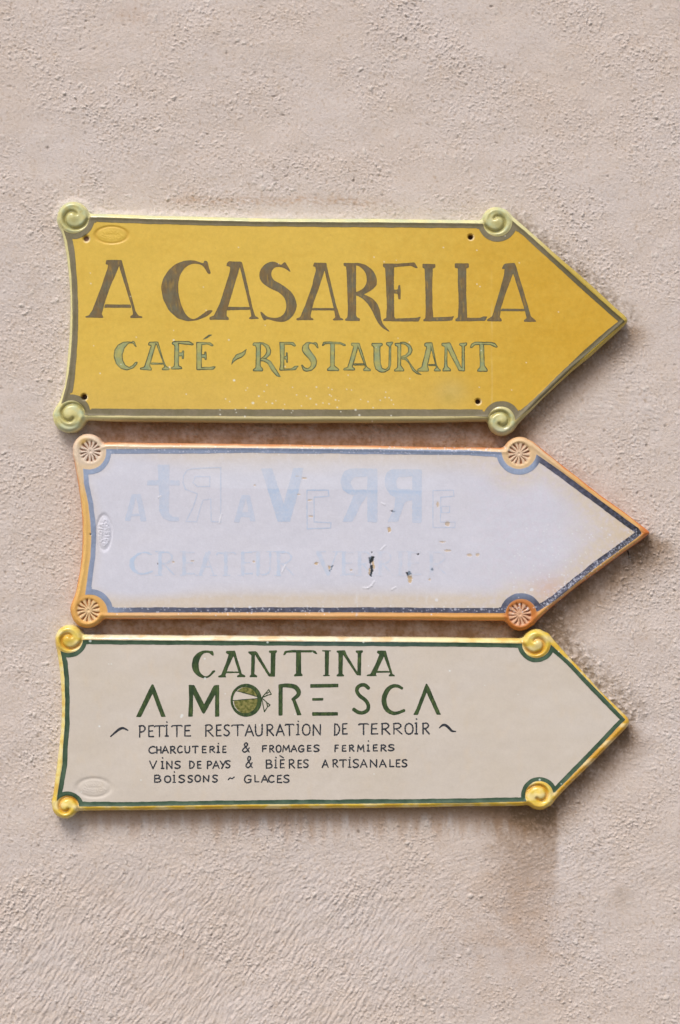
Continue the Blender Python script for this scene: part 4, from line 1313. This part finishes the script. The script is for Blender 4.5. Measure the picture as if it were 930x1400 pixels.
# run-off from its lower right scroll, sharp along the right side
er = 766 + 2.5 * noise(y / 14, y * 0, 381) + 2.0 * n3 + 9 * sstep(1190, 1260, y) * n2
edge_r = sstep(er + 3 + 30 * sstep(1190, 1290, y), er - 7 - 40 * sstep(1170, 1290, y), x)
run = edge_r * sstep(630, 705, x + 14 * n2 - .1 * (y - 1105)) * sstep(1096, 1112, y)
grime_shade += run * sstep(1300, 1100, y + 40 * n2 + 20 * n3) * (.55 + .5 * n3 + .4 * n2) * .85
ochre += run * sstep(1400, 1150, y) * .45
ochre += .3 * np.exp(-(((x - 690) / 90) ** 2 + ((y - 1280) / 90) ** 2)) * np.clip(.6 + n2, 0, 1)
# dirt beside the tips, plus cast shadow painted into the colour below them
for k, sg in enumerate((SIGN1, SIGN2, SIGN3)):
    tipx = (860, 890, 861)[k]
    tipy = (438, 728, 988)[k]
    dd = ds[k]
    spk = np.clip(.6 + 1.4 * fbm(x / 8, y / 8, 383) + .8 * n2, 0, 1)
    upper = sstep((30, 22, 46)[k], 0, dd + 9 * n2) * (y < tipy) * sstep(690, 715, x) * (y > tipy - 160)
    grime_shade += upper * spk * (.95, .3, 1.0)[k]
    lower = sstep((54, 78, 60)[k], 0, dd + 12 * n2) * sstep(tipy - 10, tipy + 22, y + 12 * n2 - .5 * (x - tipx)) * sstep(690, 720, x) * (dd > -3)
    grime_shade += lower * np.clip(.72 + .5 * n2 + .4 * n3, 0, 1) * (.85, 1.1, 1.05)[k] * (1 + .35 * fbm(x / 5, y / 26, 388)) * (1 + .3 * np.exp(-((x - tipx) ** 2 + (y - tipy - 25) ** 2) / 900.0))
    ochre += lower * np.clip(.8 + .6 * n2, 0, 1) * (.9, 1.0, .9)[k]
# strips between the signs: old dirt plus the gap's brown shade painted in
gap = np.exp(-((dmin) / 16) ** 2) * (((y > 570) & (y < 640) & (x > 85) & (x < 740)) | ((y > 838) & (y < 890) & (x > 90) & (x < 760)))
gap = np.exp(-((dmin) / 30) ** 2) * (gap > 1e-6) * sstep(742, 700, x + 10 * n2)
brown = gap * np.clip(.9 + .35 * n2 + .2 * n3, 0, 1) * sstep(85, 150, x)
grime_shade += gap * np.clip(.1 + .7 * n3 + .4 * n2, 0, 1) * .7 * sstep(85, 150, x)
# faint rust specks above the yellow sign, patches higher up
ochre += np.exp(-((y - 271 - 5 * noise(x / 40, x * 0, 3)) / 6) ** 2) * sstep(200, 260, x) * sstep(560, 480, x) * np.clip(.35 + 1.3 * fbm(x / 7, y / 4, 384), 0, 1) * .9
ochre += .5 * np.exp(-(((x - 180) / 26) ** 2 + ((y - 15) / 12) ** 2)) * np.clip(.5 + n3, 0, 1)
ochre += .45 * sstep(74, 96, x) * sstep(118, 100, x) * (ds[1] > 0) * sstep(9, 1, ds[1]) * sstep(690, 720, y) * sstep(780, 755, y)
grime_shade += .7 * sstep(6, 1, ds[1]) * sstep(118, 108, x) * np.clip(fbm(x / 5, y / 9, 386) * 1.6, 0, 1) * sstep(690, 715, y) * sstep(775, 740, y)
ochre += np.clip(.5 * fbm(x / 45, y / 40, 385) - .16, 0, 1) * .8
for cx, cy, r, a in ((855, 1230, 15, .22), (848, 1222, 6, .2), (345, 245, 8, .25), (200, 212, 3, .5), (880, 965, 10, .3), (820, 960, 14, .3)):
    grime_shade += a * np.exp(-(np.hypot(x - cx, y - cy) / r) ** 2) * np.clip(.6 + n2, 0, 1)
ochre, grime_shade = np.clip(ochre, 0, 1), np.clip(grime_shade, 0, 1)
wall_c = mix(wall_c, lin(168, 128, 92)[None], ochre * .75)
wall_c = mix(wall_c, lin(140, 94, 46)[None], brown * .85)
stain_shade_n = np.clip(1 - .8 * np.clip(grit * .5 + .4 * gr - .1, 0, 1), 0, 1)      # dirt and painted shade are thinner on the proud grains
wall_c = mix(wall_c, lin(104, 82, 58)[None], grime_shade * .74 * stain_shade_n)
wall_c = mix(wall_c, lin(96, 80, 66)[None], np.clip(pits * 3.0, 0, 1) * .55)

nx, ny = len(wx), len(wy)
idx = np.arange(nx * ny).reshape(ny, nx)
quads = np.stack([idx[:-1, :-1].ravel(), idx[1:, :-1].ravel(), idx[1:, 1:].ravel(), idx[:-1, 1:].ravel()], 1)
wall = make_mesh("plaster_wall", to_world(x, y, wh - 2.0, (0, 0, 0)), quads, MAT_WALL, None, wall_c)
wall['label'] = "rough pinkish beige plaster wall that carries the three arrow signs"
wall['category'] = "wall"

# ------------------------------------------------------------------ the old nail under the pale sign's tip
def lathe(profile, n=18):
    V, Fq = [], []
    for (r, t) in profile:
        for i in range(n):
            a = 2 * math.pi * i / n
            V.append((r * math.cos(a), -t, r * math.sin(a)))
    for k in range(len(profile) - 1):
        for i in range(n):
            j = (i + 1) % n
            Fq.append((k * n + i, k * n + j, (k + 1) * n + j, (k + 1) * n + i))
    return np.array(V), np.array(Fq)


mn = bpy.data.materials.new("rusted_iron")
mn.use_nodes = True
b = mn.node_tree.nodes['Principled BSDF']
nz = mn.node_tree.nodes.new('ShaderNodeTexNoise')
nz.inputs['Scale'].default_value = 900
rp = mn.node_tree.nodes.new('ShaderNodeValToRGB')
rp.color_ramp.elements[0].color = (.02, .018, .016, 1)
rp.color_ramp.elements[1].color = (.07, .05, .035, 1)
mn.node_tree.links.new(nz.outputs['Fac'], rp.inputs['Fac'])
mn.node_tree.links.new(rp.outputs['Color'], b.inputs['Base Color'])
b.inputs['Roughness'].default_value = .8
V, Fq = lathe([(0, .0125), (.0009, .0124), (.0014, .0118), (.0013, .011), (.0008, .0105), (.0008, -.004)])
# bent down against the plaster
V[:, 2] -= np.clip(V[:, 1] * -1 - .002, 0, 1) * .75
nail = make_mesh("nail", V, Fq, mn)
nail.location = ((861.5 - 465) * S, 0, (700 - 752.5) * S)
nail['label'] = "small dark bent nail sticking out of the plaster under the pale sign's tip"
nail['category'] = "nail"
